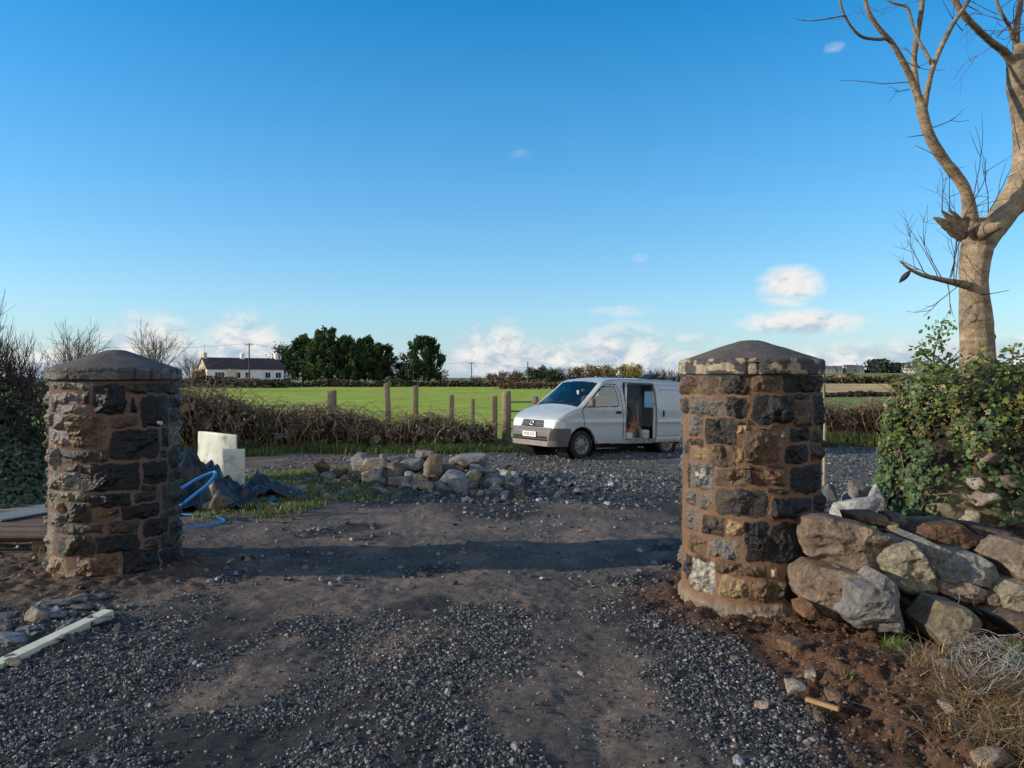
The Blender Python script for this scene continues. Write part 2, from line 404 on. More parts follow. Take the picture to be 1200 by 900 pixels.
def sheet(name, pts, m, z, nx=60, ny=40, colf=None):
    """field sheet over a quad of ground points; z(x,y)"""
    a, b, c, d = [np.array(p, float) for p in pts]
    u, v = np.meshgrid(np.linspace(0, 1, nx), np.linspace(0, 1, ny)); u = u.ravel()[:, None]; v = v.ravel()[:, None]
    p = (a * (1 - u) + b * u) * (1 - v) + (d * (1 - u) + c * u) * v
    x, y = p[:, 0], p[:, 1]
    return tag(mesh_np(name, np.stack([x, y, z(x, y)], 1), grid_faces(ny, nx), m, smooth=True), kind='structure')
def field_z(x, y):
    r = sst(.24, .36, x / y)
    zl = .02 + 0.0 * y
    zr = -.05 + .55 * sst(70, 165, y) + 3.6 * sst(150, 440, y) + 4 * sst(440, 1200, y)
    return zl * (1 - r) + zr * r + .06 * fbm(x * .15, y * .15, 0, 3, 91)
M['field'] = mat('pasture', (.33, .40, .055), .9, tint=[(.05, .45, .62, (.40, .42, .08)), (.6, .5, .7, (.24, .32, .045))], var=[(.4, .8, 1.2), (6, .6, 1.4)], bump=[(8, .05), (30, .03)], spec=.1)
M['stubble'] = mat('stubble', (.66, .46, .19), .95, tint=(.03, .45, .6, (.45, .33, .16)), var=[(.3, .8, 1.2), (5, .75, 1.25)], bump=[(6, .05)], spec=.05)
M['hill'] = mat('hill_grass', (.15, .24, .06), .95, tint=[(.008, .47, .55, (.2, .21, .08)), (.02, .55, .62, (.24, .2, .1))], var=[(.1, .8, 1.2), (2, .8, 1.2)], spec=.05)
sheet('green_field', [(-90, 21.5), (7, 21.5), (34, 140), (-140, 140)], M['field'], field_z, 80, 60)
sheet('stubble_field', [(26, 78), (80, 78), (150, 152), (46, 152)], M['stubble'], field_z)
sheet('pasture_hill', [(42, 152.4), (152, 152.4), (420, 440), (90, 440)], M['hill'], field_z, 60, 60)
sheet('distant_land', [(-900, 440.5), (1500, 440.5), (4500, 2500), (-3000, 2500)], M['hill'], lambda x, y: 2.9 * sst(.2, .4, x / y) + 3 * sst(440, 1500, y) - 3.2 * (1 - sst(.2, .4, x / y)), 80, 20)
sheet('rough_pasture', [(9, 24.5), (22, 24.5), (80, 77.6), (26, 77.6)], M['hill'], lambda x, y: -.08 + 0 * x, 30, 30)
def on(x, y):
    return float(gz(np.array([x]), np.array([y]))[0])
# ------------------------------------------------------------------ gate pillars
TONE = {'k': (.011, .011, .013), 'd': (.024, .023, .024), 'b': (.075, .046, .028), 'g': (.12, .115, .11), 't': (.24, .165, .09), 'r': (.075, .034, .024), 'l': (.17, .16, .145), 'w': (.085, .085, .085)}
def make_pillar(Xc, Yc, Rd, boxes, H, zt, za, mortar, seed, label):
    rng = np.random.default_rng(seed)
    root = empty('stone_gate_pillar', (Xc, Yc, 0), 0, label, 'gate pillar', 'stone gate pillars')
    nth, nz = 760, 400
    th = np.arange(nth) / nth * 2 * math.pi; zz = np.linspace(-.12, H, nz)
    T, Z = np.meshgrid(th, zz)
    def hit(px, py):
        a = (px - 600) / FPX
        A = a * a + 1; B = -2 * (a * Xc + Yc); C = Xc * Xc + Yc * Yc - Rd * Rd
        D = max(B * B - 4 * A * C, 0); Y = (-B - math.sqrt(D)) / (2 * A)
        return math.atan2(Y - Yc, a * Y - Xc) % (2 * math.pi), EYE - (py - HOR) / FPX * Y
    st = []
    for (x0, y0, x1, y1, tn) in boxes:
        ym = (y0 + y1) / 2
        t0, _ = hit(x0, ym); t1, _ = hit(x1, ym); _, z1 = hit((x0 + x1) / 2, y0); _, z0 = hit((x0 + x1) / 2, y1)
        if t1 < t0: t1 += 2 * math.pi
        st.append(((t0 + t1) / 2, (z0 + z1) / 2, max((t1 - t0) / 2 * Rd + .003, .02), max((z1 - z0) / 2 + .002, .016), tn))
    ta = min(s[0] - s[2] / Rd for s in st); tb = max(s[0] + s[2] / Rd for s in st)
    z = .03                                    # the courses round the back
    while z < H - .05:
        hh = rng.uniform(.11, .2); hh = min(hh, H - z - .005); t = tb + .03
        while t < ta + 2 * math.pi - .05:
            w = rng.uniform(.14, .34) / Rd; w = min(w, ta + 2 * math.pi - .02 - t)
            st.append((t + w / 2, z + hh / 2, max(w / 2 * Rd - .014, .02), max(hh / 2 - .012, .02), rng.choice(list('kddbgb')))); t += w
        z += hh
    Hf = .004 * fbm(T * 12, Z * 20, 0, 3, seed) ; Sm = np.zeros_like(T)
    C = np.array(mortar)[None, None, :] * (1 + .18 * fbm(T * 4, Z * 6, 0, 3, seed + 1)[..., None])
    wu = .027 * fbm(T * 8, Z * 14, 0, 4, seed + 2); wv = .024 * fbm(T * 8 + 9, Z * 14, 0, 4, seed + 3)
    rgh = fbm(T * 14, Z * 24, 0, 4, seed + 5); rdg = 1 - np.abs(fbm(T * 9, Z * 15, 0, 4, seed + 6)) * 2
    for (tc_, zc, hx, hz_, tn) in st:
        du = (T - tc_ + math.pi) % (2 * math.pi) - math.pi; du = du * Rd + wu; dv = Z - zc + wv
        near = (np.abs(du) < hx + .03) & (np.abs(dv) < hz_ + .03)
        r = min(hx, hz_) * rng.uniform(.15, .55)
        if tn == 'T': r = min(hx, hz_) * .95
        u_, v_ = du[near], dv[near]
        qx = np.abs(u_) - (hx - r); qz = np.abs(v_) - (hz_ - r)
        sd = np.hypot(np.maximum(qx, 0), np.maximum(qz, 0)) + np.minimum(np.maximum(qx, qz), 0) - r
        dep = min(.075, .024 + .28 * min(hx, hz_)) * rng.uniform(.75, 1.25)
        bul = sst(.004, -min(.024, min(hx, hz_) * .6), sd) ** .7
        fac = np.full(u_.shape, 9.0)
        for k in range(rng.integers(4, 8)):
            an = rng.uniform(0, 6.28); sl_ = rng.uniform(.15, 1.0); o_ = rng.uniform(.35, 1.1) * dep
            fac = np.minimum(fac, o_ + sl_ * (u_ * math.cos(an) + v_ * math.sin(an)))
        h = bul * np.clip(.25 * dep + .8 * fac + .012 * rgh[near] + .014 * rdg[near], .005, .09)
        mk = sst(.003, -.005, sd)
        better = (h > Hf[near]) | (mk > Sm[near])
        idx = np.where(near)
        ii = (idx[0][better], idx[1][better])
        Hf[ii] = np.maximum(h[better], Hf[ii])
        base = np.array(TONE['t' if tn == 'T' else tn]) * rng.uniform(.8, 1.25)
        cc = base[None, :] * (1 + .45 * rgh[near][:, None])
        if tn in 'bdgr':
            p = sst(-.02, .35, fbm(T[near] * 9 + tc_, Z[near] * 16, 0, 3, seed + 8))[:, None]
            cc = cc * (1 - .6 * p) + .6 * p * np.array(TONE['t']) * (.7 if tn in 'bgr' else .38)
        if tn in 'lw':
            p = sst(.0 if tn == 'l' else -.1, .3, fbm(T[near] * 8 + 3, Z[near] * 14, 0, 3, seed + 9) + ((.50 if tn == 'w' else .22) - np.hypot(u_ / hx, v_ / hz_)) * (1.2 if tn == 'w' else .2))[:, None]
            cc = cc * (1 - p) + p * np.array([.42, .37, .29])
        C[ii] = C[ii] * (1 - mk[better])[:, None] + cc[better] * mk[better][:, None]
        Sm[ii] = np.maximum(Sm[ii], mk[better])
    # weathered foot of bedding concrete
    ft = sst(.10, .04, Z + .03 * fbm(T * 5, Z * 3, 0, 3, seed + 12)) * (1 - Sm)
    Hf = Hf + ft * (.03 + .015 * rgh)
    C = C * (1 - ft[..., None]) + ft[..., None] * np.array([.2, .165, .125]) * (1 + .3 * rgh[..., None])
    Rz = Rd * (1.03 - .03 * np.clip(Z / H, 0, 1)) - .012
    rr = Rz + Hf
    V = np.stack([Xc + rr * np.cos(T), Yc + rr * np.sin(T), Z], -1).reshape(-1, 3)
    F = grid_faces(nz, nth, True); Sf = Sm.ravel()[F].mean(1) > .5
    Cc = C.reshape(-1, 3)
    v, f, c = compact(V, F[Sf], Cc); o = mesh_np('stone_facing', v - np.array([Xc, Yc, 0]), f, M['stone'], root, True, c)
    v, f, c = compact(V, F[~Sf], Cc); o = mesh_np('mortar', v - np.array([Xc, Yc, 0]), f, M['mortar'], root, True, c)
    # coping ring of flat stones
    n2 = 420; t2 = np.arange(n2) / n2 * 2 * math.pi; nz2 = 26
    z2 = np.linspace(H + .003, zt, nz2); T2, Z2 = np.meshgrid(t2, z2)
    k = (Z2 - H) / (zt - H)
    edges = np.sort(rng.uniform(0, 2 * math.pi, 9)); sid = np.searchsorted(edges, T2 + .02 * fbm(T2 * 9, Z2 * 20, 0, 2, seed))
    gap = np.min(np.abs((T2[..., None] - edges + math.pi) % (2 * math.pi) - math.pi), -1) * Rd
    prof = .026 - .02 * (np.abs(k - .5) * 2) ** 6
    jit = rng.uniform(-.006, .008, 10)[sid]
    r2 = Rd + prof + jit - .012 * sst(.012, .0, gap) + .010 * fbm(T2 * 12, Z2 * 30, 0, 4, seed + 20) + .008 * np.abs(fbm(T2 * 5, Z2 * 12, 0, 3, seed + 23))
    r2[0] -= .02
    V2 = np.stack([r2 * np.cos(T2), r2 * np.sin(T2), Z2], -1).reshape(-1, 3)
    lic = sst(.05, .2, fbm(T2 * 7, Z2 * 16, 0, 4, seed + 21) + .12 * (1 - np.abs(k - .5) * 2) - .02)[..., None] * (1 if seed == 5 else .55)
    c2 = np.array([.07, .068, .068]) * rng.uniform(.6, 1.4, 10)[sid][..., None] * (1 - lic) + lic * (np.array([.30, .25, .18]) if seed == 5 else np.array([.2, .2, .2]))
    c2 = c2 * (1 - .5 * sst(.02, 0, gap))[..., None]
    mesh_np('coping_stones', V2, grid_faces(nz2, n2, True), M['coping'], root, True, c2.reshape(-1, 3))
    # under-face of the coping and the domed cap
    nr = 60; q = np.linspace(1, 0, nr); T3, Q = np.meshgrid(t2, q)
    Rr = Rd + .03
    hgt = za - zt
    Zc = zt - .012 + (hgt + .012) * (1 - Q) ** .98 * (1 + .03 * np.sin(Q * math.pi)) - .02 * np.exp(-(Q / .09) ** 2) + .0 
    Zc = Zc - .02 * sst(.93, 1.0, Q) + .004 * fbm(T3 * 3, Q * 6, 0, 3, seed + 30)
    rc = Rr * Q + .004 * fbm(T3 * 4, Q * 3, 0, 3, seed + 31) * Q
    V3 = np.stack([rc * np.cos(T3), rc * np.sin(T3), Zc], -1).reshape(-1, 3)
    mesh_np('cap', V3, grid_faces(nr, n2, True), M['cap'], root, True)
    u = MB(); u.disc((0, 0, H + .004), (0, 0, -1), Rd + .02, 64); u.build('coping_underside', M['cap'], root)
    return root
def zb(lst, ox, oy, s): return [(ox + a / s, oy + b / s, ox + c / s, oy + d / s, t) for (a, b, c, d, t) in lst]
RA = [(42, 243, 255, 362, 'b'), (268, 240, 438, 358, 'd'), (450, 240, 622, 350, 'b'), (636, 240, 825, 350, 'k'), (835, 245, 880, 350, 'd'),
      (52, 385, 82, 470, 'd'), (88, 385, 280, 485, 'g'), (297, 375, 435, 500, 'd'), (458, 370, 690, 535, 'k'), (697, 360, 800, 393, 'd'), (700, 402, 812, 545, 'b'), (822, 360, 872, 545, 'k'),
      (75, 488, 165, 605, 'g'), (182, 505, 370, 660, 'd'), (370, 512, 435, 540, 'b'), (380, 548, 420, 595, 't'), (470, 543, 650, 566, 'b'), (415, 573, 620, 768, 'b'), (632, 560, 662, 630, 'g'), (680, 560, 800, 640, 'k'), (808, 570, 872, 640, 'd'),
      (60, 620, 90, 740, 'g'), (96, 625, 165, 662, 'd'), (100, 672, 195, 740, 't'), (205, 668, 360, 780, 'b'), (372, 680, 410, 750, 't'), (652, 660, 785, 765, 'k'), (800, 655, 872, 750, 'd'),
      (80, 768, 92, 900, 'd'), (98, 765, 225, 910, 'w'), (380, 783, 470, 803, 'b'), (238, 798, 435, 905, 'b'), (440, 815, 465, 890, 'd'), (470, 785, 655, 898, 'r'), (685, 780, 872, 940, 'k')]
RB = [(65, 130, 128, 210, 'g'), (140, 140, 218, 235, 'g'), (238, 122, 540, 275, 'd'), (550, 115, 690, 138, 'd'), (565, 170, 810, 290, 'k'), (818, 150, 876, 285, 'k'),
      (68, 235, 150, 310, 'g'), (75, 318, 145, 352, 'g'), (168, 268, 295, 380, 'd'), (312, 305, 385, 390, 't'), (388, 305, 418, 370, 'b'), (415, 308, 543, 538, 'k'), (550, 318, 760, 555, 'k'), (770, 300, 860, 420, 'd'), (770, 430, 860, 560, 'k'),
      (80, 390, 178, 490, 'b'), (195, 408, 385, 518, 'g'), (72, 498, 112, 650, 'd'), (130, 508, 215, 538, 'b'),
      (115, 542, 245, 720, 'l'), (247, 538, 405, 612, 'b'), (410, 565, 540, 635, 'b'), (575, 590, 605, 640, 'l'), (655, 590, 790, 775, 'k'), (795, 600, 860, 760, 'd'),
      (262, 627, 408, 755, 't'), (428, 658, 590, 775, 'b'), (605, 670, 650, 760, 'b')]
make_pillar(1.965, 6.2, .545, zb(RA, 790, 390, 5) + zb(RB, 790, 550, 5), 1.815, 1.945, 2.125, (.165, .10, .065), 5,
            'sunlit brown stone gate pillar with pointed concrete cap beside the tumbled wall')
LA = [(122, 285, 150, 335, 'g'), (178, 288, 290, 343, 'g'), (302, 285, 415, 335, 'g'), (412, 300, 645, 510, 'k'), (652, 292, 860, 360, 'd'), (866, 292, 1040, 368, 'd'),  # left-edge stones take a paler grey: sunlight put into their tone
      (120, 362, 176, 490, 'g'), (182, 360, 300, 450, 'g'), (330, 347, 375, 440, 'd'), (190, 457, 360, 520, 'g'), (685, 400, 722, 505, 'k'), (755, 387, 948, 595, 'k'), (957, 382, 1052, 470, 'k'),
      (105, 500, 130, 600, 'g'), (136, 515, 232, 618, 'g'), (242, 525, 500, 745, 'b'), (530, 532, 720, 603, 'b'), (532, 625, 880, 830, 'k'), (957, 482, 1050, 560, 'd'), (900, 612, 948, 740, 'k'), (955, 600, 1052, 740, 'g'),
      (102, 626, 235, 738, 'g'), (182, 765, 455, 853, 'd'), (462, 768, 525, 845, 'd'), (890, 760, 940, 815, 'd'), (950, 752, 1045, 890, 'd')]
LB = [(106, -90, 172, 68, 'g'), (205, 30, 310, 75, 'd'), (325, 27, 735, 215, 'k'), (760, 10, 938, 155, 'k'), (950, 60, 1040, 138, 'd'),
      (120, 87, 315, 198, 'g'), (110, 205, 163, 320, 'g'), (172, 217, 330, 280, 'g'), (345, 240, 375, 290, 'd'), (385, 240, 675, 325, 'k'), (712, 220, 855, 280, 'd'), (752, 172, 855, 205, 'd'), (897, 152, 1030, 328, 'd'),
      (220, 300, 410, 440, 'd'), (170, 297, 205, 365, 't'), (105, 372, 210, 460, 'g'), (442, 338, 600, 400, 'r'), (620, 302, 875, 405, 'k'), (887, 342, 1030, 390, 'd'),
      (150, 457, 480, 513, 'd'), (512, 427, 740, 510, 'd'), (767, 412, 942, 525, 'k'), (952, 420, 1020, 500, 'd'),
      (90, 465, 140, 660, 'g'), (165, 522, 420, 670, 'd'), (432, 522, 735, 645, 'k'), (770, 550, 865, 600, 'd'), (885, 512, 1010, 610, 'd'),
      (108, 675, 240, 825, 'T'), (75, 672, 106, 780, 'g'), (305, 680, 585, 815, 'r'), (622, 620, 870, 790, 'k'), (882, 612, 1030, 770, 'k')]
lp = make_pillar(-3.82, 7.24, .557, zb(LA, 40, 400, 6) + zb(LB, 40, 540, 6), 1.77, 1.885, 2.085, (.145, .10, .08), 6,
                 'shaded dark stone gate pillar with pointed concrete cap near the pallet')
M['white_plastic'] = mat('white_plastic', (.84, .85, .78), .45, var=[(6, .88, 1.08)], trans=.35, tint=(4, .5, .75, (.48, .47, .36)), spec=.4)
a = (204.5 - 600) / FPX
yy = 7.24 - .33; q = np.array([a * yy, yy, EYE - (496 - HOR) / FPX * yy]) - np.array([-3.82, 7.24, 0])
nrm = np.array([q[0], q[1], 0]); nrm /= np.linalg.norm(nrm); q = np.array([nrm[0] * .59, nrm[1] * .59, q[2]])
u = MB(); u.lathe(q - nrm * .05, nrm, [(0, .017), (.075, .017), (.075, .011), (.03, .011)], 16); u.build('conduit_end', M['white_plastic'], lp)

# ------------------------------------------------------------------ rocks
_ico = {}
def ico(s):
    if s not in _ico:
        bm = bmesh.new(); bmesh.ops.create_icosphere(bm, subdivisions=s, radius=1)
        bm.verts.ensure_lookup_table()
        _ico[s] = (np.array([v.co[:] for v in bm.verts]), np.array([[v.index for v in f.verts] for f in bm.faces])); bm.free()
    return _ico[s]
def rock_verts(seed, h, sub=4, npl=10, soft=.022):
    """broken field stone: a ball cut by random planes, then roughened; h = half sizes"""
    rng = np.random.default_rng(seed); D, F = ico(sub)
    n = rng.normal(0, 1, (npl, 3)); n /= np.linalg.norm(n, axis=1, keepdims=True)
    n = np.concatenate([n, [[1, 0, 0], [-1, 0, 0], [0, 1, 0], [0, -1, 0], [0, 0, 1], [0, 0, -1]]])
    d = np.concatenate([rng.uniform(.62, 1.02, npl), rng.uniform(.9, 1.0, 6)])
    dots = D @ n.T
    q = np.where(dots > .02, d[None, :] / np.maximum(dots, .02), 9.0)
    r = -soft * np.log(np.exp(-np.minimum(q, 4) / soft).sum(1))
    p = D * r[:, None]
    p = p * (1 + .07 * fbm(p[:, 0] * 3 + seed, p[:, 1] * 3, p[:, 2] * 3, 5, seed % 97, .6))[:, None]
    p = p / np.abs(p).max(0)
    return p * np.array(h), F
def rock_col(p, tone, seed):
    c = np.array(tone)[None, :] * (1 + .22 * fbm(p[:, 0] * 9, p[:, 1] * 9, p[:, 2] * 9 + seed, 4, 3))[:, None]
    ve = sst(.06, .0, np.abs(fbm(p[:, 0] * 4 + seed * 2, p[:, 1] * 4, p[:, 2] * 4, 4, 18)))[:, None] * sst(-.1, .3, fbm(p[:, 0] * 3, p[:, 1] * 3, p[:, 2] * 3 + seed, 2, 19))[:, None]
    c = c * (1 - .55 * ve)
    li = sst(.18, .5, fbm(p[:, 0] * 6 + seed, p[:, 1] * 6, p[:, 2] * 6, 4, 8))[:, None]
    return c * (1 - .4 * li) + .4 * li * np.array([.30, .28, .23])
def rock(name, c, h, tone, seed, label, cat='stone', group=None, rot=0.0, sub=4, tilt=0.0):
    p, F = rock_verts(seed, h, sub)
    col = rock_col(p, tone, seed)
    ct, st_ = math.cos(tilt), math.sin(tilt)
    p = np.stack([p[:, 0] * ct - p[:, 2] * st_, p[:, 1], p[:, 0] * st_ + p[:, 2] * ct], 1)
    ca, sa = math.cos(rot), math.sin(rot)
    p = np.stack([p[:, 0] * ca - p[:, 1] * sa, p[:, 0] * sa + p[:, 1] * ca, p[:, 2]], 1)
    o = mesh_np(name, p, F, M['rock'], None, True, col); o.location = [float(k) for k in c]
    return tag(o, label, cat, group)
def poly_rock(name, pts, Y, T, tone, seed, label, cat='stone', group=None, lean=0.0, slope=-.2):
    """stone whose face has the outline pts (x,z metres), thickness T centred on depth Y"""
    rng = np.random.default_rng(seed); P2 = np.array(pts, float); c = P2.mean(0)
    nt, nf = 180, 73
    th = np.arange(nt) / nt * 2 * math.pi; pf = np.arccos(np.linspace(0.004, .95, 44) ** (1 / .15)); pm = np.linspace(-pf[-1], pf[-1], 26)[1:-1]; ph = np.concatenate([-pf, pm, pf[::-1]]); nf = len(ph)
    rho = np.zeros(nt)
    for i, t in enumerate(th):
        d = np.array([math.cos(t), math.sin(t)]); best = 0
        for k in range(len(P2)):
            a, b = P2[k] - c, P2[(k + 1) % len(P2)] - c; e = b - a
            den = d[0] * e[1] - d[1] * e[0]
            if abs(den) < 1e-9: continue
            s = (a[0] * e[1] - a[1] * e[0]) / den; u_ = (a[0] * d[1] - a[1] * d[0]) / den
            if s > 0 and -1e-6 <= u_ <= 1 + 1e-6: best = max(best, s)
        rho[i] = best
    rho = (np.roll(rho, 1) + 4 * rho + np.roll(rho, -1)) / 6
    T_, Ph = np.meshgrid(th, ph); ee = .15
    cs = np.abs(np.cos(Ph)) ** ee; sn = np.sign(np.sin(Ph)) * np.abs(np.sin(Ph)) ** ee
    sz = rho.mean(); X = rho[None, :] * cs * np.cos(T_); Z = rho[None, :] * cs * np.sin(T_); Yy = T / 2 * sn
    fac = np.full(X.shape, .14 * T)
    for k in range(9):
        an = rng.uniform(0, 6.28); sl_ = rng.uniform(.2, 1.0); d0 = rng.uniform(.15, .8) * sz
        fac = np.minimum(fac, .14 * T + sl_ * (d0 - (X * math.cos(an) + Z * math.sin(an))))
    fac = np.clip(fac, -.35 * T, .35 * T)
    fr = sst(.2, -.6, sn)
    Yy = Yy - fac * fr * .9 + lean * Z + slope * X
    s_ = .055 * sz
    Yy = Yy - .10 * T * (1 - 2.2 * np.abs(fbm(X * 5 + seed, Z * 7, seed, 4, 15))) * fr
    nx = fbm(X * 12 + seed, Yy * 12, Z * 12, 5, 11, .6); ny = fbm(X * 12, Yy * 12 + seed, Z * 12, 5, 12, .6); nz_ = fbm(X * 12, Yy * 12, Z * 12 + seed, 5, 13, .6)
    p = np.stack([X + s_ * nx, Yy + s_ * 1.6 * ny, Z + s_ * nz_], -1).reshape(-1, 3)
    o = mesh_np(name, p, grid_faces(nf, nt, True), M['rock'], None, True, rock_col(p, tone, seed))
    o.location = (float(c[0]), float(Y), float(c[1]))
    return tag(o, label, cat, group)
# ------------------------------------------------------------------ tumbled wall stones at the right
WB = (.215, .16, .12); WG = (.25, .245, .225); WO = (.28, .25, .18)
def wst(pts, Y, T, tone, seed, label, lean=.12, slope=-.22):
    out = []
    for a, b in pts:
        q = P(940 + a / 4.615, 590 + b / 4.615, Y - .2); out.append((q[0], q[2]))
    cen = np.mean(out, 0); out = [tuple(cen + (np.array(o_) - cen) * .975) for o_ in out]; T = min(T, .36)
    lean = .35 * lean
    return poly_rock('wall_stone', out, Y - .2 + T / 2 - .02, T, tone, seed, label, 'stone', 'stones of the tumbled field wall', lean, slope)
wst([(38, 90), (150, 78), (270, 100), (380, 130), (470, 170), (500, 240), (440, 290), (445, 395), (300, 368), (160, 338), (70, 310), (35, 240)], 5.62, .5, WB, 21, 'large flat brown wall stone, upper of the two blocks against the right pillar', .06, -.34)
wst([(20, 390), (90, 348), (200, 355), (320, 372), (380, 430), (350, 520), (290, 600), (235, 660), (120, 625), (40, 550), (12, 470)], 5.5, .5, WB, 22, 'large rounded brown wall stone, lower of the two blocks against the right pillar', .10, -.34)
wst([(285, 560), (300, 450), (400, 440), (450, 380), (515, 430), (522, 560), (528, 695), (430, 705), (310, 692), (250, 630)], 5.2, .32, (.20, .195, .19), 23, 'pointed grey stone with pale veins standing in front of the brown blocks', .2, -.1)
wst([(408, 320), (500, 225), (600, 205), (660, 320), (705, 390), (728, 475), (640, 495), (530, 475), (460, 400)], 5.45, .45, WO, 24, 'slanting greenish wall stone beside the pointed grey stone', .3)
wst([(603, 200), (650, 180), (740, 230), (835, 258), (765, 285), (705, 365), (668, 368), (630, 290)], 5.6, .4, WG, 25, 'sharp blue-grey wedge stone with earth on it near the wall top', .3, -.3)
wst([(698, 380), (760, 285), (830, 266), (960, 278), (1040, 340), (1082, 430), (1065, 485), (960, 445), (860, 412), (720, 408)], 5.5, .45, WG, 26, 'broad grey wall stone with a curved top in the middle of the wall', .35)
wst([(723, 470), (770, 412), (900, 422), (980, 460), (988, 532), (900, 535), (790, 505)], 5.42, .42, (.27, .20, .15), 27, 'pale pinkish wall stone under the broad curved grey stone', .25)
wst([(645, 185), (690, 118), (850, 105), (975, 190), (905, 280), (780, 245)], 5.85, .45, (.13, .075, .05), 28, 'earth covered brown stone on the wall top below the ivy', .4)
wst([(900, 115), (1100, 148), (1210, 190), (1150, 235), (1000, 208), (945, 180)], 6.0, .45, (.12, .085, .075), 29, 'long dark reddish stone along the wall top at the right', .4)
wst([(950, 272), (1010, 203), (1140, 228), (1145, 275), (1082, 335)], 5.7, .4, (.21, .15, .115), 30, 'pinkish brown wall stone under the long reddish top stone', .25)
wst([(1090, 312), (1180, 218), (1330, 230), (1370, 400), (1290, 445), (1180, 425)], 5.4, .45, (.22, .17, .13), 31, 'big tan wall stone at the right picture edge above a lichened one', .25)
wst([(1058, 505), (1150, 430), (1270, 436), (1340, 520), (1260, 605), (1130, 605), (1078, 565)], 5.3, .45, WO, 32, 'big rounded lichened stone low at the right picture edge', .25)
wst([(988, 500), (1040, 485), (1068, 550), (1032, 584), (1000, 562)], 5.35, .2, (.19, .13, .10), 33, 'small triangular brown stone wedged between larger wall stones')
wst([(705, 690), (800, 560), (925, 578), (985, 640), (905, 745), (800, 805), (738, 745)], 5.02, .4, (.19, .16, .11), 34, 'slumped mossy stone half buried in soil at the wall foot', .5)
wst([(632, 505), (720, 488), (744, 550), (690, 566)], 5.42, .3, WG, 35, 'small grey stone under the slanting greenish stone')
wst([(525, 505), (620, 515), (745, 590), (705, 628), (560, 580)], 5.5, .35, (.12, .115, .10), 36, 'dark flat stone in the hollow behind the pointed grey stone')
wst([(-8, 560), (50, 538), (92, 600), (40, 625), (0, 612)], 5.45, .2, (.22, .12, .07), 37, 'small rusty brown stone at the foot of the right pillar')
wst([(138, 340), (200, 338), (205, 362), (150, 362)], 5.6, .2, (.22, .19, .15), 38, 'thin packing stone between the two brown blocks')
wst([(343, 388), (382, 382), (396, 432), (356, 438)], 5.48, .2, (.22, .20, .16), 39, 'small round packing stone right of the lower brown block')
wst([(466, 60), (540, 55), (562, 112), (480, 116)], 6.1, .2, (.14, .12, .11), 40, 'small grey brown stone behind the upper brown block')
wst([(438, 108), (510, 105), (520, 152), (450, 148)], 6.0, .18, (.42, .34, .18), 41, 'small yellowish stone on top of the upper brown block')
wst([(285, 68), (440, 58), (455, 112), (300, 116)], 6.05, .3, (.17, .11, .075), 42, 'flat brown stone lying along the back of the upper block')
wst([(735, 545), (800, 530), (850, 560), (800, 600), (740, 590)], 5.3, .3, (.20, .18, .14), 43, 'earthy grey stone below the pale pinkish stone')
wst([(1100, 640), (1200, 620), (1330, 640), (1330, 720), (1200, 740)], 5.05, .35, (.16, .12, .09), 44, 'brown stone under the lichened stone at the right edge')
rngw = np.random.default_rng(61)
for i in range(26):
    x = rngw.uniform(2.75, 4.0); z = rngw.uniform(.05, .62); r = rngw.uniform(.03, .075)
    rock('packing_stone', (x, 5.42 + .12 * z + rngw.uniform(-.04, .08), z), (r * rngw.uniform(1, 1.6), r, r * rngw.uniform(.5, .9)), [WB, WG, WO, (.2, .13, .09)][i % 4], 650 + i, 'small packing stone in the gaps between the big stones of the tumbled wall', 'stone', 'small packing stones of the wall', rot=rngw.uniform(0, 6), sub=3)
# stones lying in the yard behind the wall
for (x0, y0, x1, y1, Y, t, l, sd) in [(970, 585, 1030, 606, 7.3, (.42, .42, .42), 'flat pale stone lying behind the wall beside the right pillar', 51),
        (964, 570, 980, 586, 8.2, (.16, .16, .16), 'small grey stone behind the wall nearest the right pillar', 52),
        (996, 566, 1016, 585, 8.0, (.2, .19, .18), 'grey brown lump of stone behind the wall', 53), (1014, 570, 1036, 600, 7.7, (.38, .38, .37), 'white topped stone behind the wall next to the ivy', 54),
        (985, 578, 1003, 590, 8.3, (.22, .21, .2), 'small grey stone between the pale ones behind the wall', 55)]:
    a, b = P(x0, y1, Y), P(x1, y0, Y)
    rock('loose_stone', ((a[0] + b[0]) / 2, Y, max((a[2] + b[2]) / 2, (b[2] - a[2]) / 2)), ((b[0] - a[0]) / 2, (b[0] - a[0]) * .4, (b[2] - a[2]) / 2 + .03), t, sd, l, 'stone', 'loose stones behind the wall')

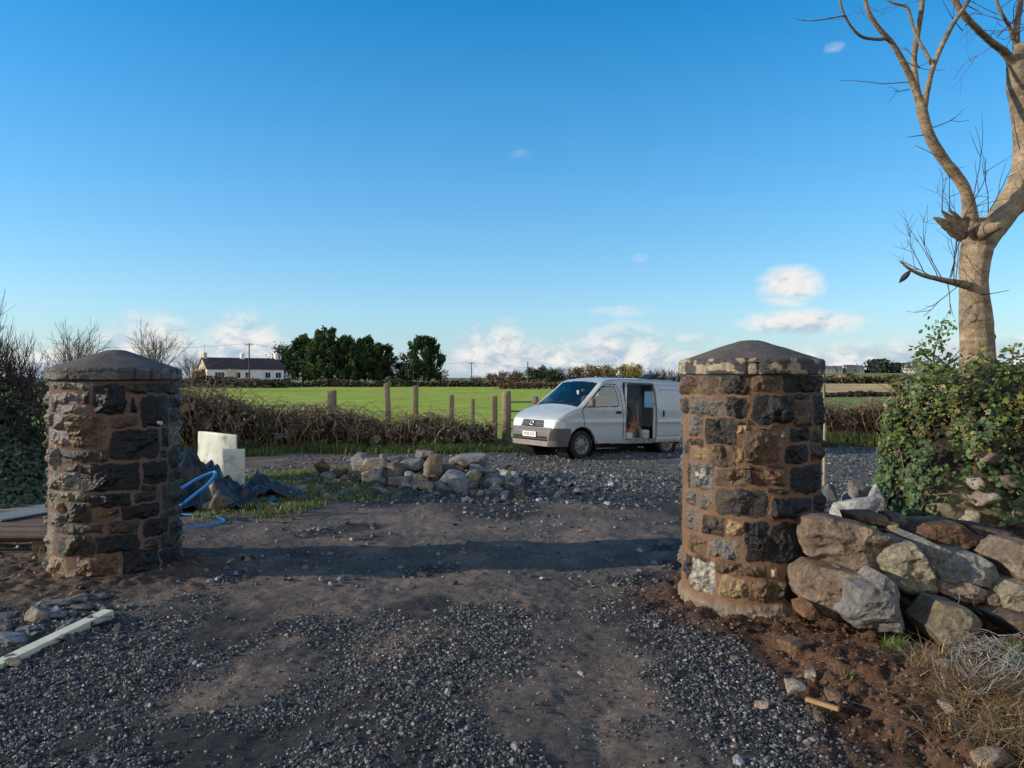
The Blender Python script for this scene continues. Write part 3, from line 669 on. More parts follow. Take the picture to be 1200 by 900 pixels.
# ------------------------------------------------------------------ stone heap in the yard
TAN = (.30, .24, .165); GR = (.215, .21, .205); BR = (.12, .085, .06); PG = (.33, .31, .28)
heap = [(0, 105, 80, 175, BR, 'dark brown stone at the far left of the heap'), (205, 60, 340, 160, GR, 'flat topped grey block at the back left of the heap'),
        (290, 95, 445, 190, TAN, 'big tan block at the left of the heap'), (295, 165, 410, 268, PG, 'pale grey round boulder at the front left of the heap'),
        (440, 135, 555, 235, (.17, .13, .09), 'round brown boulder with one tan side in the heap'), (510, 118, 655, 200, GR, 'grey slab in the middle of the heap'),
        (445, 75, 545, 140, (.17, .17, .17), 'grey stone at the back of the heap behind the brown boulder'), (452, 230, 592, 300, (.2, .195, .185), 'long low grey stone along the heap front'),
        (570, 205, 695, 282, TAN, 'tan blocky stone in the heap centre'), (630, 255, 725, 320, TAN, 'small tan boulder at the heap front'),
        (725, 250, 802, 322, (.19, .19, .185), 'round grey stone at the front of the heap'), (798, 218, 932, 326, GR, 'large angular grey stone at the front right of the heap'),
        (755, 178, 912, 270, PG, 'pale flat stone behind the large angular one'), (665, 75, 778, 232, (.22, .175, .14), 'tall brownish upright stone in the heap'),
        (608, 45, 730, 112, (.2, .18, .165), 'grey stone at the very back of the heap'), (765, 130, 852, 192, (.18, .17, .165), 'dark grey stone right of the upright one'),
        (818, 64, 1052, 160, (.26, .26, .255), 'largest long grey slab on the back right of the heap'), (862, 88, 932, 172, TAN, 'tan stone leaning on the long grey slab'),
        (903, 165, 1002, 278, (.22, .215, .15), 'pointed greenish stone at the right of the heap'), (948, 148, 1022, 216, TAN, 'small tan stone below the long grey slab'),
        (918, 130, 1052, 212, GR, 'grey block under the long slab at the right'), (1000, 195, 1152, 288, (.13, .135, .14), 'dark triangular stone at the right end of the heap'),
        (1110, 165, 1198, 242, PG, 'pale pointed stone standing apart right of the heap'), (158, 220, 236, 268, BR, 'brown stone at the front left edge near the grass'),
        (550, 84, 640, 126, (.1, .1, .105), 'dark slate piece at the back of the heap'), (104, 168, 186, 216, BR, 'small brown stone left of the pale boulder'),
        (388, 60, 452, 102, (.2, .17, .14), 'small stone behind the big tan block'), (558, 168, 622, 206, (.21, .2, .19), 'small grey stone on the middle slab'),
        (398, 190, 442, 242, (.17, .165, .16), 'narrow grey stone beside the pale boulder'), (690, 215, 760, 262, BR, 'small dark stone in the gap of the heap front'),
        (850, 130, 905, 180, (.2, .2, .2), 'small grey stone under the tan leaning one'), (480, 180, 560, 232, (.15, .14, .13), 'small dark grey stone filling the heap centre'),
        (900, 255, 985, 310, (.2, .2, .2), 'grey chunk at the foot of the pointed greenish stone'), (590, 285, 640, 318, (.3, .29, .27), 'pale fist sized stone at the heap front'),
        (60, 175, 110, 205, (.1, .09, .085), 'fist sized dark stone at the left of the heap'), (1195, 165, 1240, 205, PG, 'small pale stone furthest right of the heap')]
for i, (x0, y0, x1, y1, t, l) in enumerate(heap):
    ax, bx, ay, by = 370 + x0 / 5.217, 370 + x1 / 5.217, 520 + y0 / 5.217, 520 + y1 / 5.217
    Y = 11.7 + (326 - y1) / 326 * 2.6
    a, b = P(ax, by, Y), P(bx, ay, Y)
    hx, hz = (b[0] - a[0]) / 2 * 1.06, (b[2] - a[2]) / 2 * 1.1
    g0 = on((a[0] + b[0]) / 2, Y)
    rock('heap_stone', ((a[0] + b[0]) / 2, Y, max((a[2] + b[2]) / 2, g0 + hz * .6)), (hx, min(hx, .3) * .9 + .05, hz), t, 100 + i, l, 'stone', 'stones of the rubble heap', rot=0, sub=4)

# ------------------------------------------------------------------ left: slates, plank, pallet
for i, (px, py, w, h, Y, t, l) in enumerate([(68, 712, 26, 10, 5.9, (.2, .195, .19), 'flat grey slate leaning on the slate pile left of the plank'), (88, 706, 22, 8, 6.0, (.22, .21, .2), 'pale slate at the back of the slate pile'),
        (44, 728, 24, 20, 5.55, (.26, .23, .2), 'upright brownish white slate behind the plank'), (14, 752, 30, 14, 5.1, (.24, .25, .27), 'bluish grey slate nearest the picture edge'),
        (34, 742, 20, 10, 5.3, (.17, .17, .17), 'dark slate in the middle of the slate pile'), (62, 728, 30, 9, 5.6, (.18, .18, .18), 'long thin slate under the plank end'),
        (96, 716, 22, 7, 5.8, (.15, .15, .15), 'thin dark slate behind the plank tip'), (118, 702, 22, 7, 6.1, (.11, .11, .115), 'dark slate lying behind the tip of the plank'),
        (117, 736, 34, 10, 5.45, (.13, .14, .15), 'blue slate sticking out under the plank tip'), (16, 780, 20, 11, 4.72, (.16, .14, .12), 'brown cobble in front of the plank'),
        (52, 716, 16, 8, 5.85, (.2, .2, .2), 'small grey slate on the left of the pile'), (8, 742, 18, 8, 5.35, (.14, .14, .14), 'dark slate at the left picture edge')]):
    q = P(px, py, Y); s = Y / FPX
    g0 = on(q[0], Y)
    rock('slate_piece', (q[0], Y, max(q[2], g0 + h * s * .3)), (w * s * .6, w * s * .4, h * s * .42), t, 200 + i, l, 'slate', 'slates piled by the plank', rot=.3 * math.sin(i * 2.1), sub=4, tilt=.2 * math.sin(i * 1.7))
rngh = np.random.default_rng(77); HT = [TAN, GR, PG, BR, (.18, .175, .17)]
for i in range(34):
    x = rngh.uniform(-3.5, .15); y = 11.9 + rngh.uniform(-.75, .6) - .25 * abs(x + 1.4) * rngh.uniform(-1, 1); r = rngh.uniform(.05, .12)
    rock('rubble_stone', (x, y, on(x, y) + r * .3), (r * rngh.uniform(.9, 1.4), r, r * rngh.uniform(.55, .9)), HT[rngh.integers(0, 5)], 900 + i, 'small broken stone scattered round the foot of the rubble heap', 'stone', 'small stones round the rubble heap', rot=rngh.uniform(0, 6), sub=3)
M['timber'] = mat('fresh_sawn_timber', attr=True, var=[(14, .88, 1.1), (60, .9, 1.1)], bump=[(60, .002)], rough=.7, spec=.2)
def oriented_box(name, p0, p1, w, h, m, col, bev=.004, roll=0.0, parent=None):
    p0, p1 = Vector(p0), Vector(p1); d = p1 - p0; L = d.length
    u = MB(); n = 24
    xs_ = np.linspace(-L / 2, L / 2, n); sec = np.array([(-w / 2 + bev, -h / 2), (w / 2 - bev, -h / 2), (w / 2, -h / 2 + bev), (w / 2, h / 2 - bev), (w / 2 - bev, h / 2), (-w / 2 + bev, h / 2), (-w / 2, h / 2 - bev), (-w / 2, -h / 2 + bev)])
    V = np.array([(x, s[0], s[1]) for x in xs_ for s in sec]); F = grid_faces(n, 8, True)
    cc = np.array(col)[None, :] * (1 + .2 * fbm(V[:, 0] * 1.2, V[:, 1] * 22, V[:, 2] * 22, 3, int(abs(p0.x) * 100) % 50))[:, None]
    u.add(V, F, cc); u.F.setdefault(8, []).append(np.array([list(range(8))[::-1], [(n - 1) * 8 + k for k in range(8)]]))
    o = u.build(name, m, parent)
    q = d.to_track_quat('X', 'Z'); o.rotation_mode = 'QUATERNION'; o.rotation_quaternion = q; o.location = (p0 + p1) / 2
    if roll: o.rotation_quaternion = q @ Vector((1, 0, 0)).rotation_difference(Vector((1, 0, 0))).__class__((1, 0, 0), roll)
    return o
pa = P(127, 719, 5.6); pb = P(-6, 783, 4.68); dd = (pb - pa); pb2 = pa + dd * 1.45
tag(oriented_box('timber_plank', pa, pb2, .095, .06, M['timber'], (.56, .55, .43)), 'pale sawn timber plank lying on the slates at lower left', 'plank')
pl = empty('pallet', (-5.6, 8.5, 0), 0, 'weathered timber pallet lying on the ground left of the shaded pillar', 'pallet')
M['pallet'] = mat('weathered_pallet', attr=True, var=[(9, .75, 1.2), (60, .8, 1.2)], bump=[(50, .004)], rough=.85, spec=.2)
for i, yy in enumerate(np.linspace(7.62, 9.35, 8)):
    u = MB(); u.box((-.05 + .02 * math.sin(i * 3), yy - 8.5, .195 + .004 * (i % 3)), (.98, .085, .014), .01 * math.sin(i * 5), np.array((.17, .12, .09)) * (.8 + .4 * ((i * 37) % 10) / 10) if i < 6 else (.24, .23, .22), .004)
    u.build('deck_board', M['pallet'], pl)
for yy in (7.62, 8.5, 9.35):
    u = MB(); u.box((-.05, yy - 8.5, .03), (.98, .07, .014), 0, (.07, .05, .04), .004)
    u.box((-.05, yy - 8.5, .166), (.97, .055, .013), 0, (.07, .05, .04), .004)
    u.build('base_runner', M['pallet'], pl)
    for xx in (-.93, -.05, .83):
        u = MB(); u.box((xx, yy - 8.5, .097), (.07, .055, .054), 0, (.10, .07, .05), .006); u.build('block', M['pallet'], pl)
o = oriented_box('board_offcut', (-5.78, 8.3, .232), (-5.42, 9.05, .236), .42, .02, M['timber'], (.22, .24, .25)); tag(o, 'grey blue board offcut lying on the pallet', 'board')

# ------------------------------------------------------------------ plastic drum pieces, sheeting, pipe
def shell(name, c, r, h, a0, a1, label, topf, rz=0, ex=1.0):
    n, k = 60, 24; a = np.linspace(a0, a1, n); V = []; 
    for rr in (r, r - .012):
        for j in range(k):
            for t in a: 
                hh = topf((t - a0) / (a1 - a0)) * h
                V.append((rr * math.cos(t) * ex, rr * math.sin(t), hh * j / (k - 1)))
    V = np.array(V); V[:, :2] *= (1 + .0025 * np.sin(V[:, 2:3] * 18)) * (1 + .012 * fbm(V[:, 0:1] * 3, V[:, 1:2] * 3, V[:, 2:3] * 3, 2, 5))
    N = n * k; F1 = grid_faces(k, n); F2 = grid_faces(k, n)[:, ::-1] + N
    e = []
    for j in range(k - 1):
        e.append((j * n, (j + 1) * n, N + (j + 1) * n, N + j * n)); e.append(((j + 1) * n - 1, N + (j + 1) * n - 1, N + (j + 2) * n - 1, (j + 2) * n - 1))
    for i in range(n - 1):
        b = (k - 1) * n + i; e.append((b, b + 1, N + b + 1, N + b))
    o = mesh_np(name, V, [F1, F2, np.array(e)], M['white_plastic'], None, True); o.location = c; o.rotation_euler = (0, 0, rz)
    return tag(o, label, 'container', 'cut pieces of white plastic container')
q = P(253, 545, 12.2)
shell('plastic_container', (-4.22, 13.1, on(q[0], 12.45) - .02), 1.16, .90, R(200), R(262), 'tall cut white plastic drum shell standing behind the black sheeting', lambda f: .965 + .035 * math.sin(f * 3.1), 0, 1.0)
q = P(272, 545, 11.9)
shell('plastic_container', (-4.27, 11.85, on(q[0], 11.95) - .02), .29, .66, R(186), R(300), 'shorter cut white plastic piece standing in front of the tall one', lambda f: .94 + .06 * (f > .2))
M['sheeting'] = mat('black_sheeting', attr=True, var=[(8, .7, 1.3)], tint=[(3, .56, .7, (.05, .04, .034))], bump=[(16, .012), (60, .004)], rough=.38, spec=.45)
def crumpled(name, cx, cy, wx, wy, rot, peaks, seed, label, col, amp=.06):
    """crumpled plastic sheet: slumped between its high points, with sharp creases running every way"""
    rng = np.random.default_rng(seed); n, m = 190, 160
    U, W = np.meshgrid(np.linspace(-1, 1, n), np.linspace(-1, 1, m)); ca, sa = math.cos(rot), math.sin(rot)
    x = cx + U * wx * ca - W * wy * sa; y = cy + U * wx * sa + W * wy * ca
    h = np.zeros_like(x)
    for (ax, ay, sp_, hh) in peaks: h = np.maximum(h, hh * (np.exp(-np.hypot(x - ax, y - ay) / sp_) * 1.15 - .12).clip(0, 1) * (1 - .12 * np.exp(-(np.hypot(x - ax, y - ay) / .07) ** 2)))
    cr = np.zeros_like(x); ox = np.zeros_like(x); oy = np.zeros_like(x)
    for k in range(11):
        an = rng.uniform(0, 6.28); f = rng.uniform(1.6, 7.5); wp = .35 * fbm(x * 1.8 + k * 7, y * 1.8, 0, 2, seed + k)
        t = (x * math.cos(an) + y * math.sin(an)) * f + rng.uniform(0, 1) + wp * f * .5
        tri = np.abs((t % 1) * 2 - 1) - .5; w_ = sst(-.25, .3, fbm(x * 1.4 + k * 3, y * 1.4, 1, 2, seed + 40 + k))
        cr += tri * w_ / f * 1.9; ox += math.cos(an) * tri * w_ / f * .5; oy += math.sin(an) * tri * w_ / f * .5
    h = h + amp * cr * (1.1 + 1.3 * sst(.0, .35, h))
    x = x + amp * ox; y = y + amp * oy
    edge = np.maximum(np.abs(U), np.abs(W)) + .30 * fbm(U * 2.1, W * 2.1, 0, 4, seed + 4)
    z = gz0(x, y) + .015 + np.maximum(h, -.02)
    F = grid_faces(m, n); keep = (edge.ravel()[F] < .9).all(1)
    V = np.stack([x, y, z], -1).reshape(-1, 3); c = np.array(col)[None, :] * (1 + .3 * fbm(V[:, 0] * 3, V[:, 1] * 3, V[:, 2] * 3, 3, seed + 5))[:, None]
    du = sst(.05, .4, fbm(V[:, 0] * 2 + 4, V[:, 1] * 2, V[:, 2] * 2, 4, seed + 6))[:, None]; c = c * (1 - .5 * du) + .5 * du * np.array([.085, .065, .05])
    v, f_, c = compact(V, F[keep], c)
    return tag(mesh_np(name, v, f_, M['sheeting'], None, True, c, loc=(cx, cy, 0)), label, 'plastic sheet')
crumpled('plastic_sheeting', -4.35, 10.5, 1.15, .95, .15, [(-4.62, 10.75, .42, .82), (-4.25, 10.7, .36, .55), (-4.1, 10.3, .30, .36), (-4.6, 10.15, .34, .48)], 301, 'crumpled dark brown and black plastic sheeting heaped beside the shaded pillar', (.026, .021, .018), .075)
crumpled('plastic_sheeting', -3.62, 10.95, .58, .5, .5, [(-3.8, 11.2, .22, .42), (-3.5, 11.0, .22, .24), (-3.6, 10.7, .2, .16)], 311, 'shiny bluish black plastic flap in front of the white container pieces', (.026, .028, .034), .065)
M['pipe'] = mat('blue_water_pipe', (.03, .21, .52), .35, var=[(5, .85, 1.15)], spec=.5)
def smooth(pts, n=10):
    pts = np.array(pts, float); q = np.concatenate([[2 * pts[0] - pts[1]], pts, [2 * pts[-1] - pts[-2]]]); out = []
    for i in range(1, len(q) - 2):
        for t in np.linspace(0, 1, n, endpoint=False):
            a, b, c, d = q[i - 1], q[i], q[i + 1], q[i + 2]
            out.append(.5 * (2 * b + (c - a) * t + (2 * a - 5 * b + 4 * c - d) * t * t + (3 * b - a - 3 * c + d) * t ** 3))
    return np.array(out + [pts[-1]])
pp = [P(150, 560, 9.0), P(190, 585, 9.2), P(212, 573, 9.5), P(232, 561, 9.6), P(250, 553.5, 9.65), P(252.5, 556, 9.6), P(244, 567, 9.5), P(232, 577, 9.4), P(212, 592, 9.3), P(196, 598, 9.4), P(192, 600, 9.75), P(212, 603, 9.62), P(235, 604.5, 9.55), P(252, 607, 9.42), P(262, 609.5, 9.28), P(259, 613, 9.10), P(243, 616.5, 8.92), P(226, 619, 8.80), P(205, 620, 8.74), P(180, 616, 8.95)]
u = MB(); u.tube(smooth(pp, 8), .021, 10); tag(u.build('water_pipe', M['pipe'], None, True, attr=False), 'loops of blue plastic water pipe on the ground right of the shaded pillar', 'pipe')
q = P(264, 600, 10.0)
rock('loose_stone', (q[0], 9.9, .12), (.15, .13, .13), (.2, .16, .125), 331, 'brownish wedge stone lying in front of the black sheeting', rot=.4, tilt=-.5)
# loose stones on the right foreground soil
for i, (px, py, r, t, l) in enumerate([(934, 806, 12, (.42, .36, .29), 'whitish lump of stone on the soil edge below the right pillar'), (947, 788, 9, (.36, .31, .27), 'small pale stone just above the whitish lump'),
        (893, 825, 9, (.33, .25, .21), 'pinkish flat stone on the dark gravel'), (925, 752, 15, (.22, .14, .09), 'brown stone in the soil at the foot of the right pillar'),
        (1112, 830, 12, (.40, .31, .25), 'pale stone sticking out of the soil under the dry grass'), (1165, 890, 18, (.30, .24, .19), 'grey brown stone at the bottom right corner'),
        (1124, 895, 8, (.36, .27, .21), 'small pinkish stone near the bottom right corner'), (1098, 772, 9, (.34, .25, .2), 'small pink stone above the dry grass'), (1072, 772, 8, (.26, .17, .13), 'small brown stone beside the green tuft'),
        (980, 815, 12, (.18, .12, .085), 'brown clod of stone in the hollow of the soil'), (1010, 705, 8, (.3, .24, .2), 'small pale stone at the foot of the wall blocks'), (866, 889, 8, (.38, .38, .39), 'small white stone on the gravel at the bottom'),
        (862, 770, 6, (.24, .2, .17), 'small brown stone left of the soil edge'), (960, 838, 8, (.2, .14, .1), 'small brown stone beside the stick')]):
    Y = FPX * EYE / (py - HOR)
    for _ in range(6):
        X = (px - 600) / FPX * Y; Y = FPX * (EYE - on(X, Y) - .02) / (py - HOR)
    s = r * Y / FPX
    rock('loose_stone', (X, Y, on(X, Y) + s * .25), (s, s * .8, s * .62), t, 400 + i, l, 'stone', 'loose stones on the soil', rot=i * 1.3, sub=4)
def ground_pt(px, py):
    Y = FPX * EYE / (py - HOR)
    for _ in range(6):
        X = (px - 600) / FPX * Y; Y = FPX * (EYE - on(X, Y)) / (py - HOR)
    return np.array([X, Y, on(X, Y)])
a, b = ground_pt(945, 830), ground_pt(985, 846)
tag(oriented_box('stick', a + [0, 0, .05], b + [0, 0, .055], .03, .022, M['timber'], (.30, .19, .09)), 'short broken stick of yellow brown wood on the soil', 'stick')

# ------------------------------------------------------------------ gravel and slate chips: nobody could count them
def chips(name, n, seed, ylo, yhi, xlo, xhi, smin, smax, keepf, label):
    rng = np.random.default_rng(seed)
    y = np.sqrt(rng.uniform(0, 1, n * 3)) ; y = ylo + (yhi - ylo) * rng.uniform(0, 1, n * 3) ** 1.35; x = rng.uniform(xlo, xhi, n * 3)
    k = keepf(x, y, rng); x, y = x[k][:n], y[k][:n]; n = len(x)
    s = smin * (smax / smin) ** (rng.uniform(0, 1, n) ** 2.0)
    m = 6; a = (np.arange(m)[None, :] + rng.uniform(-.35, .35, (n, m))) / m * 2 * math.pi + rng.uniform(0, 6.28, (n, 1))
    el = rng.uniform(.38, .9, (n, 1)); rad = rng.uniform(.7, 1.1, (n, m))
    lx, ly = np.cos(a) * rad, np.sin(a) * rad * el
    th = rng.uniform(.2, .6, n)
    bot = np.stack([lx, ly, np.zeros_like(lx) - .4 * th[:, None]], -1); top = np.stack([lx * .62 + rng.uniform(-.1, .1, (n, 1)), ly * .62, np.ones_like(lx) * th[:, None] * rng.uniform(.7, 1.1, (n, m))], -1)
    V = np.concatenate([bot, top], 1)
    # random tilt, heading and size
    ax = rng.normal(0, .38, (n, 2)); hd = rng.uniform(0, 6.28, n)
    z = V[..., 2] + V[..., 0] * ax[:, 0:1] + V[..., 1] * ax[:, 1:2]
    xx = V[..., 0] - V[..., 2] * ax[:, 0:1]; yy = V[..., 1] - V[..., 2] * ax[:, 1:2]
    c, s_ = np.cos(hd)[:, None], np.sin(hd)[:, None]
    W = np.stack([xx * c - yy * s_, xx * s_ + yy * c, z], -1) * s[:, None, None]
    W[..., 0] += x[:, None]; W[..., 1] += y[:, None]; W[..., 2] += (gz(x, y) + s * .12)[:, None]
    i0 = (np.arange(n) * 2 * m)[:, None, None]; k_ = np.arange(m)
    F4 = (np.stack([k_, (k_ + 1) % m, m + (k_ + 1) % m, m + k_], -1)[None] + i0).reshape(-1, 4)
    F6 = (m + np.arange(m))[None, :] + (np.arange(n) * 2 * m)[:, None]
    br = rng.uniform(0, 1, n) ** 2.2 + 1.2 * (rng.uniform(0, 1, n) < .018)
    hue = rng.uniform(0, 1, n)[:, None]
    base = np.array([.032, .032, .034]) + br[:, None] * np.array([.21, .21, .208])
    base = np.where(hue < .06, base * np.array([1.35, .95, .75]), base)
    so = soil_mask(x, y)[:, None]; base = base * (1 - .8 * so) + .8 * so * np.array([.12, .068, .042]) * rng.uniform(.4, 1.5, (n, 1))
    fy = sst(9, 15, y)[:, None]; base = base * (1 - .12 * fy)
    o = mesh_np(name, W.reshape(-1, 3), [F4, F6], M['chip'], None, False, np.repeat(base, 2 * m, 0))
    return tag(o, label, None, None, 'stuff')
def k_near(x, y, rng):
    d = 1 - .93 * mud_mask(x, y); d = d * (1 - .90 * soil_mask(x, y)) * (1 - lawn_mask(x, y))
    pat = sst(.34, .52, fbm(x * 1.5, y * 1.1, 0, 4, 95) * .5 + .5)
    d = d * (.06 + .94 * pat) * (1 - .6 * sst(5.6, 6.8, y))
    ok = np.hypot(x - 2, y - 6.2) > .57; ok &= np.hypot(x + 3.82, y - 7.24) > .59
    ok &= np.abs(x) < .72 * y + .6
    return (rng.uniform(0, 1, len(x)) < d) & ok
chips('gravel', 135000, 501, 2.75, 8.5, -6, 6, .003, .0165, k_near, None)
chips('loose_slate_bits', 1500, 507, 2.8, 8.0, -5, 4, .012, .034, k_near, None)
def k_mid(x, y, rng):
    d = (1 - .8 * mud_mask(x, y)) * (1 - lawn_mask(x, y)) * (.2 + .8 * sst(.35, .6, fbm(x * .9, y * .9, 0, 3, 96) * .5 + .5))
    return (rng.uniform(0, 1, len(x)) < d) & (np.abs(x) < .74 * y)
chips('slate_chippings', 11000, 502, 6.6, 13.5, -6, 8, .006, .05, k_mid, None)
def k_far(x, y, rng): return (rng.uniform(0, 1, len(x)) < (1 - lawn_mask(x, y)) * (.25 + .75 * sst(.3, .6, fbm(x * .7, y * .9, 0, 3, 97) * .5 + .5))) & (np.abs(x) < .74 * y)
chips('coarse_gravel', 17000, 503, 12.0, 21.0, -5, 14, .014, .05, k_far, None)
def k_heap(x, y, rng): return rng.uniform(0, 1, len(x)) < np.exp(-((x + 1.2) / 1.9) ** 2 - ((y - 12.6) / 1.3) ** 2)
chips('rubble_chippings', 2600, 504, 10.6, 14.8, -4.2, 2, .02, .11, k_heap, None)
def k_slate(x, y, rng): return rng.uniform(0, 1, len(x)) < np.exp(-((x + 3.35 + .25 * (y - 5.5)) / .38) ** 2 - ((y - 5.6) / .55) ** 2)
chips('slate_rubble', 420, 506, 4.5, 6.6, -4.4, -2.5, .012, .07, k_slate, None)
def k_soil(x, y, rng): return rng.uniform(0, 1, len(x)) < soil_mask(x, y) * (np.abs(x) < .74 * y)
chips('soil_crumbs', 9000, 505, 2.8, 7.2, .8, 5.0, .004, .022, k_soil, None)
# ------------------------------------------------------------------ the van
def make_van():
    A = R(37.3)
    fwd = np.array([-math.cos(A), -math.sin(A)]); left = np.array([math.sin(A), -math.cos(A)])
    cw = np.array([1.47, 16.6]) - left * .74          # middle of the front axle on the ground
    zf = on(*cw); rear = cw - fwd * 2.8; zr_ = -.085
    root = empty('delivery_van', (cw[0], cw[1], 0.0), 0, 'dusty silver panel van with its side door slid open, parked on the gravel', 'van')
    root.rotation_mode = 'XYZ'
    pitch = math.atan2(.0 - zr_, 2.8)
    root.rotation_euler = (0, -pitch, math.atan2(fwd[1], fwd[0])); root.location = (cw[0], cw[1], 0.005)
    paint = mat('dusty_silver_paint', (.44, .475, .48), .34, tint=[(2.2, .52, .8, (.38, .365, .33))], var=[(3, .92, 1.06), (40, .96, 1.04)], spec=.45, coat=.35, metal=.1)
    seam = mat('panel_gap', (.012, .012, .013), .8)
    plas = mat('grey_bumper_plastic', (.10, .098, .098), .5, tint=[(4, .55, .8, (.17, .155, .135))], bump=[(300, .0008)], spec=.35)
    plas2 = mat('sunlit_lower_bumper', (.22, .20, .175), .7, var=[(8, .8, 1.15)], spec=.25)  # paler brown: warm sunlight on the lower bumper put into its colour
    blk = mat('black_trim', (.012, .012, .013), .5, spec=.35)
    inner = mat('van_interior_panel', (.75, .75, .74), .7, var=[(4, .7, 1.15)], tint=[(9, .55, .7, (.12, .10, .09))], spec=.2)
    dark = mat('dark_cabin', (.11, .11, .112), .8)
    rub = mat('tyre_rubber', (.022, .021, .021), .85, var=[(20, .8, 1.6)], bump=[(90, .004)], spec=.2)
    rimm = mat('steel_wheel', (.22, .215, .205), .5, metal=.35, var=[(16, .7, 1.1)], spec=.4)
    lamp = mat('headlamp_lens', (.72, .72, .68), .15, var=[(22, .75, 1.1)], coat=.8, spec=.5)
    chrome = mat('chrome', (.65, .65, .66), .2, metal=.9)
    amber = mat('indicator_lens', (.55, .50, .45), .2, coat=.6)
    gl = glass_mat('side_glass', (.42, .47, .50), .16); gw = glass_mat('windscreen_glass', (.94, .95, .93), .03)
    # ---- body loft along x (0 at the front axle, nose at +.80)
    XN, XR = .81, -3.62
    def ztop(x):
        pts = [(-3.62, 1.52), (-3.58, 1.70), (-3.50, 1.765), (-3.2, 1.80), (-2.2, 1.815), (-1.2, 1.80), (-.86, 1.765), (-.66, 1.70), (.06, 1.165), (.16, 1.12), (.34, 1.05), (.52, .965), (.64, .895), (.69, .845), (.735, .69), (.765, .66), (.79, .60), (.80, .45), (.805, .36), (.81, .27)]
        return np.interp(x, [p[0] for p in pts], [p[1] for p in pts])
    def wmax(x):
        return .845 * np.clip(1 - np.clip((x - .30) / .74, 0, 1) ** 2.6, 0.02, 1) ** .62 * (1 - .025 * sst(-3.3, -3.62, x))
    def wz(x, z):
        """half width at height z"""
        tum = np.where(z > 1.06, .165 * ((z - 1.06) / .74) ** 1.45, 0) + np.where(z < .55, .05 * ((.55 - z) / .35) ** 2, 0)
        crease = .012 * np.exp(-((z - .80) / .05) ** 2)
        return np.maximum(wmax(x) + crease * sst(.5, .2, x) - tum, .05)
    xs1 = np.concatenate([np.linspace(XR, XR + .12, 10, endpoint=False), np.arange(XR + .12, .60, .0125), np.linspace(.60, XN, 60)])
    ns, na, nt_ = 110, 12, 70
    rows = []
    for x in xs1:
        zt = float(ztop(x)); zb_ = .27 if x > .36 else .30
        r = min(.085, .45 * (zt - zb_) + .004)
        zside = np.linspace(zb_, zt - r, ns); ys_ = wz(x, zside)
        y1 = ys_[-1]
        a = np.linspace(0, math.pi / 2, na + 1)[1:]
        slopew = y1
        ya = y1 - r * (1 - np.cos(a)); za_ = zt - r + r * np.sin(a)
        yt = np.linspace(ya[-1], 0, nt_)[1:]
        crown = .022 * (1 - (yt / max(ya[-1], .05)) ** 2)
        zt_ = np.full(nt_ - 1, zt) + crown * sst(.8, .5, x)
        y = np.concatenate([ys_, ya, yt]); z = np.concatenate([zside, za_, zt_])
        rows.append(np.stack([np.full(len(y), x), y, z], 1))
    H_ = np.array(rows); full = np.concatenate([H_, H_[:, ::-1][:, 1:] * np.array([1, -1, 1])], 1)
    # bow of the windscreen and bonnet front in plan
    yy = full[..., 1]; full[..., 0] -= .09 * (np.abs(yy) / .8) ** 2.2 * sst(-.9, -.4, full[..., 0]) * sst(.5, .15, full[..., 0])
    nr, nc = full.shape[:2]; V = full.reshape(-1, 3); F = grid_faces(nr, nc)
    C = V[F].mean(1); x, y, z = C.T
    e1 = V[F[:, 1]] - V[F[:, 0]]; e2 = V[F[:, 3]] - V[F[:, 0]]; nn = np.cross(e1, e2); nn /= np.linalg.norm(nn, axis=1, keepdims=True) + 1e-12
    if (nn[:, 2] * (z > 1.7)).sum() < 0: F = F[:, ::-1]; nn = -nn
    side = np.abs(y) > np.maximum(wz(x, z) - .03, .4); sideish = side & (z < ztop(x) - .05)
    lft = y > 0
    def inpoly(px, pz, poly):
        ins = np.zeros(px.shape, bool); n = len(poly)
        for i in range(n):
            (x1, z1), (x2, z2) = poly[i], poly[(i + 1) % n]
            cnd = ((z1 > pz) != (z2 > pz)) & (px < (x2 - x1) * (pz - z1) / (z2 - z1 + 1e-12) + x1); ins ^= cnd
        return ins
    def edist(px, pz, poly):
        d = np.full(px.shape, 9.0); n = len(poly)
        for i in range(n):
            a = np.array(poly[i]); b = np.array(poly[(i + 1) % n]); e = b - a; L = (e * e).sum()
            t = np.clip(((px - a[0]) * e[0] + (pz - a[1]) * e[1]) / L, 0, 1)
            d = np.minimum(d, np.hypot(px - a[0] - t * e[0], pz - a[1] - t * e[1]))
        return d
    def rpoly(poly, r=.05, k=4):
        out = []; n = len(poly)
        for i in range(n):
            p0, p1, p2 = [np.array(poly[(i + j) % n], float) for j in (-1, 0, 1)]
            a = p1 + (p0 - p1) / np.linalg.norm(p0 - p1) * r; b = p1 + (p2 - p1) / np.linalg.norm(p2 - p1) * r
            for t in np.linspace(0, 1, k): out.append(tuple((1 - t) ** 2 * a + 2 * t * (1 - t) * p1 + t * t * b))
        return out
    door = [(.02, 1.06), (-.02, .98), (-.10, .55), (-.18, .31), (-1.28, .31), (-1.27, .9), (-1.20, 1.50), (-1.10, 1.66), (-.80, 1.665), (-.62, 1.58), (-.25, 1.29)]
    win = rpoly([(-.13, 1.14), (-.14, 1.235), (-.72, 1.60), (-1.06, 1.60), (-1.14, 1.17)], .06)
    opn = [(-1.36, .40), (-1.36, .9), (-1.33, 1.52), (-1.36, 1.68), (-2.36, 1.68), (-2.38, .40)]
    F_ = {}
    lab = np.full(len(F), 'body', dtype=object)
    wheels = [(0.0, .31), (-2.8, .31)]
    arch = np.zeros(len(F), bool); archlip = np.zeros(len(F), bool)
